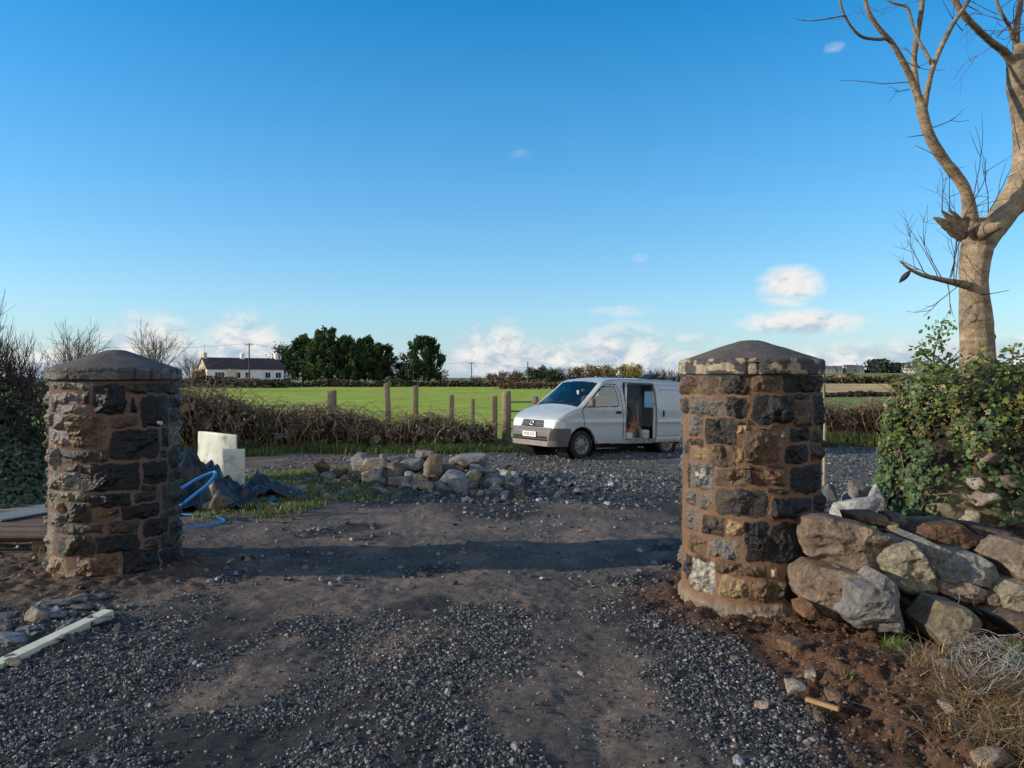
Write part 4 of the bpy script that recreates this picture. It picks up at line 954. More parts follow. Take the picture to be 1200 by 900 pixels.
    for wx, _ in wheels:
        d = np.hypot(x - wx, z - .30); arch |= side & (d < .385) & (z < .75); archlip |= side & (d < .405)
    isdoor = sideish & inpoly(x, z, door); iswin = sideish & inpoly(x, z, win); wd = edist(x, z, win)
    isopen = sideish & lft & inpoly(x, z, opn)
    ws_poly = [(.02, .71), (.02, -.71), (-.60, -.60), (-.60, .60)]
    slope = (x < .045) & (x > -.64) & (nn[:, 2] < .93) & (nn[:, 0] > .15) & ~side & (np.abs(y) < .70 + .22 * (x - .02) * .75)
    front = (x > .30) & (z < .672) & ~((z > .655) & (x < .60))
    bump_ = (z < .665) & (x > .335)
    hl = (z > .672) & (z < .665 + .19) & (np.abs(y) > .36 + (.85 - z) * .30) & (np.abs(y) < .83) & (x > .50) & (z < .845 - .12 * np.clip((.68 - x) / .2, 0, 1) + .05 * np.clip((np.abs(y) - .5) / .3, 0, 1))
    gr = (z > .675) & (z < .832) & (np.abs(y) < .35 + (.85 - z) * .30) & (x > .60)
    lab[isdoor] = 'door'; lab[bump_] = 'bumper'; lab[hl] = 'lamp'; lab[gr] = 'grille'; lab[slope] = 'screen'
    lab[iswin & isdoor] = 'window'; lab[isopen] = 'none'; lab[arch] = 'none'
    sl = np.zeros(len(F), int)
    sl[(sideish & (edist(x, z, door) < .009) & (x < .05)) | (isdoor & (wd < .018) & ~iswin)] = 1
    sl[archlip & ~bump_] = 1
    sl[sideish & lft & (edist(x, z, opn) < .012)] = 1
    wsb = (x < .06) & (x > -.66) & ~side & (np.abs(y) < .72 + .22 * (x - .02) * .75) & (nn[:, 2] < .95) & (lab == 'body') & (nn[:, 0] > .1)
    sl[wsb] = 1
    def part(name, msk, m, parent=root, smooth=True, slots=None, off=0.0):
        f = F[msk]
        v, f2, _ = compact(V, f)
        return mesh_np(name, v, f2, m, parent, smooth, None, slots)
    part('body', lab == 'body', [paint, seam], slots=sl[lab == 'body'])
    dL = part('front_door', (lab == 'door') & lft, [paint, seam], slots=sl[(lab == 'door') & lft])
    dR = part('front_door', (lab == 'door') & ~lft, [paint, seam], slots=sl[(lab == 'door') & ~lft])
    part('side_window', (lab == 'window') & lft, gl, dL); part('side_window', (lab == 'window') & ~lft, gl, dR)
    part('windscreen', lab == 'screen', gw)
    bp = part('front_bumper', lab == 'bumper', [plas, plas2], slots=((z < .40) & (np.abs(y) < .75)).astype(int)[lab == 'bumper'])
    for s in (1, -1):
        h_ = part('headlight', (lab == 'lamp') & ((y > 0) == (s > 0)) , lamp)
    gp = part('grille', lab == 'grille', blk)
    def nose_x(yv, zv):
        """front surface x at a given y, z"""
        k = (np.abs(V[:, 1] - yv) < .03) & (np.abs(V[:, 2] - zv) < .02) & (V[:, 0] > .3)
        return V[k, 0].max() if k.any() else .78
    u = MB()
    for zz in (.70, .728, .784, .81):
        pts = [(nose_x(t, zz) + .004, t, zz) for t in np.linspace(-.36, .36, 17)]; u.tube(smooth(pts, 2), .005, 5)
    u.build('grille_slats', plas, gp, attr=False)
    u = MB(); pts = [(nose_x(t, .757) + .008, t, .757) for t in np.linspace(-.36, .36, 17)]; u.tube(smooth(pts, 2), .009, 6); u.build('grille_bar', chrome, gp, attr=False)
    # emblem of three interlocking ovals
    u = MB(); ex = nose_x(0, .757) + .03
    def oval(ry, rz_, cz, w=.006):
        a = np.linspace(0, 2 * math.pi, 25); u.tube(np.stack([np.full(25, ex), ry * np.cos(a), .757 + cz + rz_ * np.sin(a)], 1), w, 6, cap=False)
    oval(.072, .05, 0, .009); oval(.022, .046, 0); oval(.045, .018, .02); u.build('emblem', chrome, gp, True, attr=False)
    # bumper slots, number plate
    u = MB()
    for (zz, a0, a1, rr_) in ((.46, -.58, .58, .026), (.405, -.60, .60, .024)):
        pts = [(nose_x(t, zz) - .006, t, zz) for t in np.linspace(a0, a1, 21)]; u.tube(pts, rr_, 6)
    u.build('air_intake', blk, bp, attr=False)
    for t in (-.42, -.2, .2, .42):
        xx = nose_x(t, .43); u = MB(); u.box((xx + .004, t, .43), (.012, .012, .04)); u.build('intake_rib', plas2, bp, attr=False)
    px_ = nose_x(0.0, .50) + .022
    plate_m = mat('number_plate_white', (.74, .73, .68), .4)
    u = MB(); u.box((px_, 0, .515), (.008, .235, .058), 0, None, .003); pt = u.build('number_plate', plate_m, bp, attr=False)
    cu = bpy.data.curves.new('plate_text', 'FONT'); cu.body = 'VU58 OLE'; cu.size = .095; cu.align_x = 'CENTER'; cu.align_y = 'CENTER'; cu.extrude = .001
    ob = bpy.data.objects.new('plate_text', cu); COL.objects.link(ob)
    me = bpy.data.meshes.new_from_object(ob.evaluated_get(bpy.context.evaluated_depsgraph_get())); bpy.data.objects.remove(ob)
    me.transform(__import__('mathutils').Matrix.Scale(.88, 4, (1, 0, 0)))
    t_ = bpy.data.objects.new('plate_characters', me); COL.objects.link(t_); t_.parent = pt
    me.materials.clear(); me.materials.append(blk); t_.rotation_euler = (R(90), 0, R(90)); t_.location = (px_ + .0095, 0, .515)
    # wheels
    for wx, _ in wheels:
        for s in (1, -1):
            w = MB(); c = np.array([wx, s * .76, .305])
            w.lathe(c, (0, s, 0), [(-.10, .17), (-.10, .26), (-.085, .295), (-.05, .31), (.05, .31), (.075, .297), (.085, .27), (.085, .215), (.075, .205), (-.1, .17)], 48)
            wo = w.build('wheel', rub, root, True, attr=False); 
            r_ = MB(); r_.lathe(c, (0, s, 0), [(.055, .205), (.078, .208), (.078, .192), (.05, .185), (.035, .15), (.062, .10), (.07, .055), (.085, .045), (.085, 0.001)], 40)
            r_.build('rim', rimm, wo, True, attr=False)
            for k in range(8):
                h_ = MB(); an = k / 8 * 2 * math.pi; cc = c + np.array([math.cos(an) * .145, s * .052, math.sin(an) * .145]); h_.disc(cc, (0, s, .0), .024, 10)
                h_.build('rim_hole', blk, wo, attr=False)
            if wx == 0:
                g = MB(); g.box((-.44, s * .74, .28), (.012, .10, .11), 0, None, .004); g.build('mudflap', blk, root, attr=False)
    # wheel housings, floor, sills, tail
    u = MB()
    u.box((-1.4, 0, .30), (1.85, .70, .03)); u.box((-1.5, 0, .22), (1.6, .3, .05))
    for wx, _ in wheels:
        for s in (1, -1): u.lathe((wx, s * .42, .30), (0, s, 0), [(.0, .01), (0, .40), (.36, .40)], 28)
    u.build('underbody', blk, root, attr=False)
    u = MB(); u.box((-3.60, 0, .45), (.03, .80, .16), 0, None, .01); u.build('rear_bumper', plas, root, attr=False)
    u = MB(); u.box((-3.60, 0, .745), (.012, .76, .365)); u.box((-3.60, 0, 1.62), (.012, .70, .05)); u.box((-3.60, 0, 1.34), (.012, .09, .229)); u.box((-3.60, .71, 1.34), (.012, .05, .229)); u.box((-3.60, -.71, 1.34), (.012, .05, .229)); tp_ = u.build('tail_panel', paint, root, attr=False)
    for s in (1, -1):
        u = MB(); u.box((-3.60, s * .375, 1.34), (.004, .284, .228)); u.build('rear_window', mat('sky_pale_rear_glass', (.82, .88, .92), .3, trans=.75), tp_, attr=False)  # pale translucent colour stands in for bright sky seen through the window
    # cabin and load space seen through glass and opening
    u = MB(); u.box((-2.4, 0, .375), (1.2, .78, .02)); u.box((-2.4, -.765, .85), (1.18, .012, .47)); u.box((-2.4, 0, 1.765), (1.2, .62, .006))
    u.build('load_space_lining', inner, root, attr=False)
    u = MB(); u.box((-1.30, -.25, .85), (.012, .5, .46)); u.box((-1.30, 0, 1.53), (.012, .64, .20)); u.build('bulkhead', inner, root, attr=False)
    u = MB()
    for s in (-1,):
        u.box((-1.45, s * .755, 1.35), (.03, .015, .36)); u.box((-1.95, s * .748, 1.35), (.022, .015, .36)); u.box((-2.42, s * .755, 1.35), (.05, .015, .36))
    u.build('interior_ribs', dark, root, attr=False)
    u = MB(); u.box((-1.85, .78, .352), (.50, .055, .04), 0, None, .006); u.build('door_sill', mat('scuffed_sill', (.30, .31, .32), .55, tint=[(14, .5, .62, (.06, .05, .045))], metal=.2), root, attr=False)
    u = MB(); u.box((-1.38, .80, 1.03), (.018, .018, .66)); u.build('door_pillar', inner, root, attr=False)
    u = MB(); u.box((-1.86, .70, 1.70), (.5, .03, .02)); u.build('door_rail', dark, root, attr=False)
    u = MB(); u.box((.10, 0, 1.03), (.16, .70, .05), 0, None, .03); u.box((-.4, 0, .36), (.75, .74, .02)); u.build('dashboard', mat('grey_dashboard', (.5, .5, .48), .8), root, attr=False)
    for s, cl in ((-.36, 1), (.36, 1)):
        st = MB(); st.box((-.72, s, .78), (.26, .24, .07), 0, None, .04)
        M4 = __import__('mathutils').Matrix.Rotation(R(-14), 3, 'Y')
        st.box((-1.0, s, 1.10), (.06, .23, .30), 0, None, .05, M4.to_4x4()); st.box((-1.07, s, 1.48), (.045, .12, .085), 0, None, .03, M4.to_4x4())
        so_ = st.build('seat', mat('seat_cover', (.075, .085, .10), .9), root, attr=False)
        if s < 0:
            b_ = MB(); b_.box((-.93, s, 1.46), (.004, .05, .05), 0, None, .002); b_.build('seat_label', plate_m, so_, attr=False)
    u = MB(); a = np.linspace(0, 2 * math.pi, 28)
    u.tube(np.stack([-.36 - .08 * np.sin(a), -.36 + .19 * np.cos(a), 1.10 + .15 * np.sin(a)], 1), .013, 6, cap=False); u.tube([(-.37, -.54, 1.1), (-.37, -.18, 1.1)], .015, 6); u.build('steering_wheel', blk, root, attr=False)
    u = MB(); u.box((-.50, -.55, .9), (.2, .1, .02)); 
    # mirrors, handles, wipers, roof vent
    for s, par in ((1, dL), (-1, dR)):
        u = MB(); u.box((-.14, s * .99, 1.245), (.05, .085, .095), 0, None, .03); u.box((-.15, s * .88, 1.19), (.03, .06, .025), 0, None, .01)
        u.build('wing_mirror', mat('mirror_housing', (.10, .085, .075), .55), par, attr=False)
        u = MB(); yv = float(wz(-1.1, 1.02)); u.box((-1.12, s * (yv + .008), 1.02), (.085, .014, .028), 0, None, .008); u.build('door_handle', blk, par, attr=False)
        u = MB(); yv = float(wz(.05, .80)); u.box((.10, s * (yv + .002), .83), (.035, .008, .012), 0, None, .003); u.build('indicator', amber, root, attr=False)
    u = MB()
    for y0, y1 in ((-.60, .02), (.02, .62)):
        u.tube([(.07, y0, 1.165), (.045, (y0 + y1) / 2, 1.19), (.03, y1, 1.205)], .009, 5)
    u.build('wipers', blk, root, attr=False)
    u = MB(); u.add([(-2.25, .30, 1.82), (-2.62, .30, 1.83), (-2.62, .62, 1.83), (-2.25, .62, 1.82), (-2.55, .28, 1.93), (-2.75, .28, 1.96), (-2.75, .62, 1.96), (-2.55, .62, 1.93)], [(0, 1, 5, 4), (1, 2, 6, 5), (2, 3, 7, 6), (3, 0, 4, 7), (4, 5, 6, 7)])
    u.build('roof_vent', blk, root, attr=False)
    # sliding door, slid back outside the rear quarter
    xa, xb, z0, z1 = -2.36, -3.80, .31, 1.70
    nx, nz = 120, 120
    X, Z = np.meshgrid(np.linspace(xa, xb, nx), np.linspace(z0, z1, nz))
    yo = wz(np.maximum(X, -3.3), Z) + .075
    pan = rpoly([(-2.50, 1.16), (-2.44, 1.58), (-3.62, 1.58), (-3.68, 1.16)], .08)
    ip = inpoly(X, Z, pan); ed = edist(X, Z, pan); yo = yo - np.where(ip, .014 * sst(0, .03, ed), 0)
    lowg = np.exp(-((Z - .44) / .02) ** 2) * .008 + np.exp(-((Z - .80) / .02) ** 2) * -.006; yo = yo - lowg
    e_ = np.minimum(np.minimum(np.abs(X - xa), np.abs(X - xb)), np.minimum(Z - z0, z1 - Z)); yo = yo - .03 * (1 - sst(0, .03, e_)) 
    Vo = np.stack([X, yo, Z], -1).reshape(-1, 3); Vi = Vo - np.array([0, .05, 0]); n = nx * nz
    Fo = grid_faces(nz, nx)
    bd = list(range(nx)) + [r * nx + nx - 1 for r in range(1, nz)] + [(nz - 1) * nx + c for c in range(nx - 2, -1, -1)] + [r * nx for r in range(nz - 2, 0, -1)]
    Fe = np.array([(bd[i], bd[(i + 1) % len(bd)], n + bd[(i + 1) % len(bd)], n + bd[i]) for i in range(len(bd))])
    sd_ = mesh_np('sliding_door', np.concatenate([Vo, Vi]), [Fo, Fo[:, ::-1] + n, Fe], [paint, seam], root, True)
    u = MB(); yv = float(wz(-2.56, 1.0)) + .085; u.box((-2.56, yv, 1.0), (.022, .016, .075), 0, None, .008); u.build('sliding_door_handle', blk, sd_, attr=False)
    u = MB(); u.box((-2.385, .80, 1.0), (.02, .035, .6)); u.build('door_edge_seal', inner, sd_, attr=False)
    # tools and gear inside the load space
    Mx = None
    def W(l): return None
    cable = mat('cable_reel_black', (.05, .05, .055), .4); redm = mat('red_tool_paint', (.42, .13, .09), .5); gry = mat('galvanised_tool', (.5, .51, .53), .45, metal=.4)
    bpy.context.view_layer.update()
    mw = np.array(root.matrix_basis)
    def w3(p): return (mw @ np.append(np.array(p, float), 1))[:3]
    def put(mb, name, m, label, cat):
        V_ = np.concatenate(mb.V); V_ = V_ @ mw[:3, :3].T + mw[:3, 3]
        return tag(mesh_np(name, V_, [np.concatenate(f) for f in mb.F.values()], m, None, True, None), label, cat)
    u = MB(); u.lathe((-1.78, .30, .98), (0.15, 1, .1), [(-.12, .21), (-.10, .22), (-.10, .13), (.10, .13), (.10, .22), (.12, .21), (.12, .01)], 32); u.tube([(-1.78, .3, .98), (-1.95, .42, .6), (-1.98, .42, .40)], .015, 6); u.tube([(-1.78, .3, .98), (-1.55, .42, .6), (-1.50, .42, .40)], .015, 6)
    u.tube([(-1.78 + .16 * math.cos(a_), .43, .98 + .16 * math.sin(a_)) for a_ in np.linspace(0, 6.283, 24)], .016, 6, cap=False)
    put(u, 'cable_reel', cable, 'round black reel standing in the open side of the van', 'reel')
    u = MB()
    for dx, l_ in ((0, .5), (.08, .45)): u.tube([(-1.9 + dx, .5, .41), (-2.15 + dx, .45, .85 + dx)], .022, 6)
    u.box((-1.75, .55, .52), (.12, .10, .11), .3, None, .02); u.tube([(-1.62, .6, .41), (-1.9, .5, .70), (-2.2, .55, .62)], .018, 6)
    put(u, 'power_tool', redm, 'dusty red tool with long handles lying in the van doorway', 'tool')
    u = MB(); u.box((-2.1, .25, .60), (.22, .22, .20), .2, None, .03); u.box((-1.55, .15, .62), (.16, .24, .22), .1, None, .03); put(u, 'tool_bag', mat('canvas_tool_bag', (.16, .15, .14), .9, var=[(9, .6, 1.3)]), 'dark tool bags piled on the van floor behind the reel', 'bag')
    u = MB(); u.box((-1.52, .58, .49), (.07, .07, .09), .3, None, .02); u.tube([(-1.45, .6, .42), (-1.75, .45, .95), (-1.8, .4, 1.35)], .016, 6); put(u, 'floor_jack', gry, 'grey metal stand with a long bar just inside the van door', 'tool')
    u = MB(); u.box((-1.62, .62, .47), (.13, .09, .07), .2, None, .015); u.box((-2.22, .62, .50), (.09, .10, .10), -.2, None, .02)
    put(u, 'paint_tub', mat('pale_plastic_tub', (.55, .55, .52), .6, var=[(8, .6, 1.2)]), 'pale scuffed tubs on the edge of the van load floor', 'tub')
    u = MB(); u.tube([(-1.5, .45, .42), (-1.7, .42, 1.1), (-1.78, .40, 1.5)], .014, 6); u.tube([(-2.2, .5, .42), (-2.28, .3, 1.2)], .016, 6)
    put(u, 'long_handle', mat('pale_ash_handle', (.5, .38, .22), .6), 'pale wooden tool handles leaning inside the van', 'tool')
make_van()
# ------------------------------------------------------------------ the cut-back tree at the right
def remesh(o, vox, sm=4):
    m = o.modifiers.new('r', 'REMESH'); m.mode = 'VOXEL'; m.voxel_size = vox
    s = o.modifiers.new('s', 'SMOOTH'); s.iterations = sm; s.factor = .6
    bpy.context.view_layer.update()
    me = bpy.data.meshes.new_from_object(o.evaluated_get(bpy.context.evaluated_depsgraph_get()))
    old = o.data; mats = list(old.materials); o.modifiers.clear(); o.data = me; bpy.data.meshes.remove(old)
    me.materials.clear()
    for k in mats: me.materials.append(k)
    me.polygons.foreach_set('use_smooth', np.ones(len(me.polygons), bool))
    n = len(me.vertices); co = np.empty(n * 3); me.vertices.foreach_get('co', co); return co.reshape(-1, 3)
def set_col(o, c):
    me = o.data
    if 'Col' in me.attributes: me.attributes.remove(me.attributes['Col'])
    c4 = np.ones((len(me.vertices), 4), np.float32); c4[:, :3] = np.clip(c, 0, 1)
    at = me.attributes.new('Col', 'FLOAT_COLOR', 'POINT'); at.data.foreach_set('color', c4.ravel())
TY = 8.6
tree = empty('pollarded_tree', P(1147, 440, TY) * np.array([1, 1, 0]), 0, 'bare cut back tree with smooth grey trunk and broken stubs growing from the ivy', 'tree')
TL = np.array(tree.location)
def limb(mb, pts, n=8, sides=14, bump=.06, seed=1):
    """pts: (px, py, radius_px, depth offset)"""
    c = [P(a, b, TY + d) - TL for a, b, r, d in pts]; rr = [r * (TY + d) / FPX for a, b, r, d in pts]
    q = smooth(c, n); rad = np.interp(np.linspace(0, len(rr) - 1, len(q)), range(len(rr)), rr)
    rad = rad * (1 + bump * vn(np.arange(len(q)) * .45, seed * 7.3)); mb.tube(q, rad, sides)
    return q
u = MB()
limb(u, [(1148, 560, 24.60, 0), (1147, 470, 20.50, 0), (1146, 425, 19.27, 0), (1144, 380, 18.04, 0), (1141, 330, 15.15, 0), (1144, 295, 17.22, 0), (1150, 270, 18.60, 0), (1152, 258, 13.78, 0)], seed=2, bump=.04)
limb(u, [(1140, 290, 12.40, 0), (1137, 262, 9.64, -.05), (1135, 238, 7.15, -.1), (1128, 216, 6.53, -.15), (1108, 190, 6.53, -.2), (1092, 165, 6.22, -.25), (1083, 140, 6.22, -.3), (1079, 122, 5.91, -.3)], seed=3)
limb(u, [(1079, 124, 4.97, -.3), (1069, 95, 4.04, -.3), (1058, 72, 3.60, -.35), (1045, 50, 3.23, -.4), (1029, 32, 2.86, -.45), (1017, 12, 2.61, -.5), (1012, -12, 2.36, -.5), (1004, -50, 1.86, -.5), (1000, -90, 1.24, -.5)], seed=4)
limb(u, [(1078, 122, 4.35, -.3), (1073, 95, 3.60, -.2), (1071, 70, 3.48, -.1), (1075, 40, 3.36, 0), (1080, 10, 3.11, .05), (1083, -30, 2.49, .1), (1086, -80, 1.86, .1)], seed=5)
limb(u, [(1083, 130, 3.73, -.3), (1087, 105, 3.23, -.35), (1093, 80, 3.11, -.4), (1103, 55, 2.98, -.45), (1117, 28, 2.74, -.5), (1133, 4, 2.49, -.5), (1150, -30, 1.86, -.6), (1165, -80, 1.24, -.6)], seed=6)
limb(u, [(1039, 45, 2.49, -.4), (1027, 46, 2.12, -.5), (1010, 43, 1.99, -.6), (998, 32, 1.86, -.65), (988, 14, 1.74, -.7), (982, -10, 1.55, -.7)], seed=7, sides=8)
limb(u, [(990, 18, 1.61, -.7), (975, 21, 1.37, -.75), (955, 24, 1.18, -.8), (935, 23, 0.93, -.8), (926, 20, 0.62, -.8)], seed=8, sides=7)
limb(u, [(1092, 75, 2.49, -.35), (1085, 62, 2.23, -.2), (1073, 40, 1.99, -.1), (1067, 20, 1.99, 0), (1062, 8, 1.86, 0), (1045, 3, 1.50, 0), (1030, -6, 1.24, 0)], seed=9, sides=8)
limb(u, [(1152, 285, 13.78, 0), (1168, 262, 13.78, .05), (1185, 238, 15.99, .1), (1199, 212, 15.58, .1), (1206, 180, 15.91, .1), (1202, 140, 14.62, .1), (1196, 105, 14.19, .1), (1194, 75, 12.90, .1), (1200, 52, 6.84, .1)], seed=10)
limb(u, [(1190, 78, 6.84, .1), (1178, 62, 4.66, 0), (1160, 48, 4.10, -.1), (1145, 34, 4.04, -.2), (1130, 18, 3.86, -.3), (1120, 2, 3.73, -.3), (1110, -25, 3.11, -.3), (1095, -80, 2.18, -.3)], seed=11)
limb(u, [(1195, 75, 5.59, .1), (1191, 50, 4.04, .2), (1192, 25, 3.73, .25), (1196, 0, 3.42, .3), (1199, -60, 2.49, .3)], seed=12)
limb(u, [(1190, 55, 2.49, .15), (1183, 32, 2.49, .1), (1175, 18, 2.23, 0), (1168, 2, 2.12, 0), (1160, -30, 1.55, 0)], seed=13, sides=8)
limb(u, [(1200, 70, 6.22, .1), (1212, 40, 4.97, .1), (1225, 0, 4.35, .1), (1235, -70, 3.11, .1)], seed=14)
limb(u, [(1132, 334, 5.59, -.1), (1118, 331, 4.04, -.25), (1100, 327, 3.23, -.4), (1080, 322, 2.61, -.5), (1063, 313, 1.99, -.6), (1052, 303, 0.75, -.65)], seed=15, sides=9)
limb(u, [(1150, 272, 9.64, -.15), (1166, 266, 5.28, -.32), (1174, 264, 4.66, -.4)], seed=16, sides=12, n=4)
limb(u, [(1158, 396, 6.22, -.05), (1163, 396, 5.59, -.08), (1166, 397, 3.73, -.1)], seed=17, n=4)
limb(u, [(1140, 372, 5.59, -.28), (1140, 373, 4.97, -.36), (1140, 373, 3.11, -.38)], seed=18, n=4)
tr = u.build('trunk', M['bark'], tree, True)
cv = remesh(tr, .0125, 2)
rings = vn(cv[:, 0] * 2 + 3, cv[:, 1] * 2, cv[:, 2] * 26, 5) * .5 + vn(cv[:, 0] * 6, cv[:, 1] * 6, cv[:, 2] * 60, 6) * .3
up = sst(4.0, 5.5, cv[:, 2])
cc = np.array([.28, .215, .145])[None] * (1 + .5 * rings)[:, None]
cc = cc * (1 - .25 * up[:, None]); gp_ = sst(.1, .5, fbm(cv[:, 0] * 4, cv[:, 1] * 4, cv[:, 2] * 3, 4, 7))[:, None]
cc = cc * (1 - .5 * gp_) + .5 * gp_ * np.array([.17, .16, .125])
set_col(tr, cc)
u = MB()   # splintered torn stub
for (x0, y0, x1, y1, r0, d) in [(1131, 276, 1094, 254, 6.5, -.35), (1130, 272, 1104, 247, 5.5, -.15), (1134, 270, 1112, 246, 4.5, -.05), (1126, 279, 1100, 262, 4.5, -.42)]:
    q = np.linspace(P(x0, y0, TY + d) - TL, P(x1, y1, TY + d - .1) - TL, 7); q += RNG.normal(0, .006, q.shape); u.tube(q, np.array([1, 1, .95, .85, .7, .5, .12]) * r0 * TY / FPX, 6, (.21, .15, .10))
u.build('torn_stub', M['bark'], tree)
u = MB(); q = np.linspace(P(1067, 317, TY - .6) - TL, P(1054, 331, TY - .6) - TL, 5); u.tube(q, np.array([1, 2.6, 3.2, 2.5, .8]) * TY / FPX, 6, (.05, .04, .035)); u.build('hanging_splinter', M['bark'], tree)
def grow(u, p, d, L, r, depth, rng, col, spread=.55, kids=(2, 3), up=.15, sides=3, wig=.18):
    n = 5; pts = [p]; dd = d / np.linalg.norm(d)
    for k in range(n):
        dd = dd + rng.normal(0, wig, 3) * .5 + np.array([0, 0, up * .2]); dd /= np.linalg.norm(dd); pts.append(pts[-1] + dd * L / n)
    u.tube(np.array(pts), np.linspace(r, r * .5, n + 1), sides, col, cap=False)
    if depth > 0:
        for k in range(rng.integers(kids[0], kids[1] + 1)):
            i = rng.integers(2, n + 1); nd = dd + rng.normal(0, spread, 3); grow(u, pts[i], nd, L * rng.uniform(.45, .75), r * .6, depth - 1, rng, col, spread, kids, up, sides, wig)
u = MB(); rng = np.random.default_rng(33)
for (px, py, dx, dz, L, dp) in [(1100, 328, -.2, 1, .55, 2), (1085, 323, -.1, 1, .6, 2), (1112, 331, .15, 1, .7, 2), (1120, 332, -.3, .9, .5, 2), (1095, 326, -.8, .5, .45, 2), (1110, 330, .2, -1, .45, 1), (1118, 333, .1, 1, .8, 2), (1105, 328, -.6, 1, .6, 2), (1128, 330, -.3, -1, .6, 1), (1104, 250, -.1, 1, .4, 1), (1112, 248, .25, 1, .5, 1), (1120, 262, .9, .5, .6, 1),
        (1139, 240, .25, 1, .75, 1), (1137, 242, .6, .8, .6, 1), (1158, 250, .3, 1, .65, 1), (1160, 246, .6, 1, .6, 1), (1103, 185, -1, .4, .35, 0), (1068, 96, -1, .05, 0.85, 0), (1066, 105, -.9, -.2, .25, 1), (1090, 150, 1, .25, .35, 1), (1083, 158, -1, -.3, .3, 0), (1195, 175, -.4, .8, .4, 0), (1078, 80, -.6, .8, .35, 1), (1060, 70, .6, -.5, .3, 1), (1115, 325, .2, .9, .7, 2), (1150, 345, 1, 0, .3, 0)]:
    grow(u, P(px, py, TY - .3) - TL, np.array([dx, rng.normal(0, .3), dz]), L * .9, .0065, dp, rng, (.075, .055, .045), .5)
for k in range(24):
    px = rng.uniform(1128, 1210); py = rng.uniform(-40, 55)
    grow(u, P(px, py, TY + rng.uniform(-.4, .4)) - TL, rng.normal(0, 1, 3) * np.array([1, .6, .7]) + np.array([0, 0, .3]), rng.uniform(.3, .8), .006, 2, rng, (.085, .05, .05), .6)
tag(u.build('twigs', M['twig'], tree), kind='stuff')

# ------------------------------------------------------------------ ivy covered bank under the tree
ivy = empty('ivy_bush', (5.5, 8.0, 0), 0, 'thick ivy with yellowish flower heads smothering the stony bank under the tree', 'ivy bush')
IL = np.array([5.5, 8.0, 0.0])
def ivy_surface(n, rng, seed=0):
    a = rng.uniform(0, 2 * math.pi, n); h = rng.uniform(0, 1, n) ** .8
    ex = np.sign(np.cos(a)) * np.abs(np.cos(a)) ** .8; ey = np.sign(np.sin(a)) * np.abs(np.sin(a)) ** .8
    z = .05 + h * 1.78
    taper = 1 - .34 * h ** 1.5; taper = np.where(h > .93, taper * np.sqrt(np.clip((1.0 - h) / .07, 0, 1)), taper)
    w = 1 + .15 * fbm(ex * 2.2 + 5, ey * 1.6, h * 2.5, 3, 77) + .07 * fbm(ex * 5, ey * 5, h * 7, 3, 78)
    x = ex * 1.62 * taper * w; y = ey * .95 * taper * w
    z = z + .24 * fbm(x * 2.2, y * 2.2, 0, 3, 79) * h
    nrm = np.stack([np.cos(a), np.sin(a), .25 + 1.2 * (h > .85)], 1)
    return np.stack([x, y, z], 1), nrm, h
rng = np.random.default_rng(71)
# stony earth core
a = np.linspace(0, 2 * math.pi, 140); hh = np.linspace(0, 1, 60); A_, H2 = np.meshgrid(a[:-1], hh)
ex = np.sign(np.cos(A_)) * np.abs(np.cos(A_)) ** .8; ey = np.sign(np.sin(A_)) * np.abs(np.sin(A_)) ** .8
tp = (1 - .34 * H2 ** 1.5) * .93; tp = np.where(H2 > .9, tp * np.sqrt(np.clip((1.0001 - H2) / .1, 0, 1)), tp)
w = 1 + .15 * fbm(ex * 2.2 + 5, ey * 1.6, H2 * 2.5, 3, 77) + .05 * fbm(ex * 5, ey * 5, H2 * 7, 4, 80)
V = np.stack([ex * 1.62 * tp * w, ey * .95 * tp * w, -.1 + H2 * 1.85], -1).reshape(-1, 3)
cc = np.array([.05, .038, .028])[None] * (1 + .4 * fbm(V[:, 0] * 6, V[:, 1] * 6, V[:, 2] * 6, 3, 81))[:, None]
bare = sst(.55, .2, np.hypot((V[:, 0] + 1.0) / .75, (V[:, 2] - .55) / .7))[:, None] * (V[:, 1] < .2)[:, None]
cc = cc * (1 - bare) + bare * np.array([.30, .24, .15]) * (1 + .6 * fbm(V[:, 0] * 9, V[:, 1] * 9, V[:, 2] * 9, 3, 82))[:, None]
mesh_np('stony_bank', V, grid_faces(60, 139, True), M['rock'], ivy, True, cc)
for i, (dx, dz, hx, hz, t) in enumerate([(-.95, .62, .12, .08, (.34, .30, .24)), (-.72, .80, .13, .09, (.24, .2, .17)), (-1.12, .42, .11, .10, (.42, .36, .25)), (-.6, .5, .12, .09, (.2, .17, .14)), (-1.3, .5, .10, .08, (.24, .2, .14)), (-.85, 1.02, .14, .06, (.26, .2, .16)), (-1.0, .78, .08, .07, (.45, .40, .32))]):
    p, f = rock_verts(700 + i, (hx, .14, hz), 3); o = mesh_np('bank_stone', p + np.array([dx, -.95 * (1 - .34 * (dz / 1.8) ** 1.5) * (1 - .25 * abs(dx / 1.5) ** 3) + .09, dz]), f, M['rock'], ivy, True, rock_col(p, t, i))
pts, nrm, h = ivy_surface(15500, rng)
front_bare = np.exp(-((pts[:, 0] + 1.05) / .26) ** 2 - ((pts[:, 2] - .52) / .34) ** 2) * (pts[:, 1] < 0)
keep = rng.uniform(0, 1, len(pts)) > 1.25 * front_bare; pts, nrm, h = pts[keep], nrm[keep], h[keep]
pts += nrm * rng.uniform(-.05, .10, (len(pts), 1))
cl_ = fbm(pts[:, 0] * 3.2, pts[:, 1] * 3.2, pts[:, 2] * 3.2, 3, 86); k = rng.uniform(0, 1, len(pts)) < sst(-.62, -.12, cl_); pts, nrm, h, cl_ = pts[k], nrm[k], h[k], cl_[k]
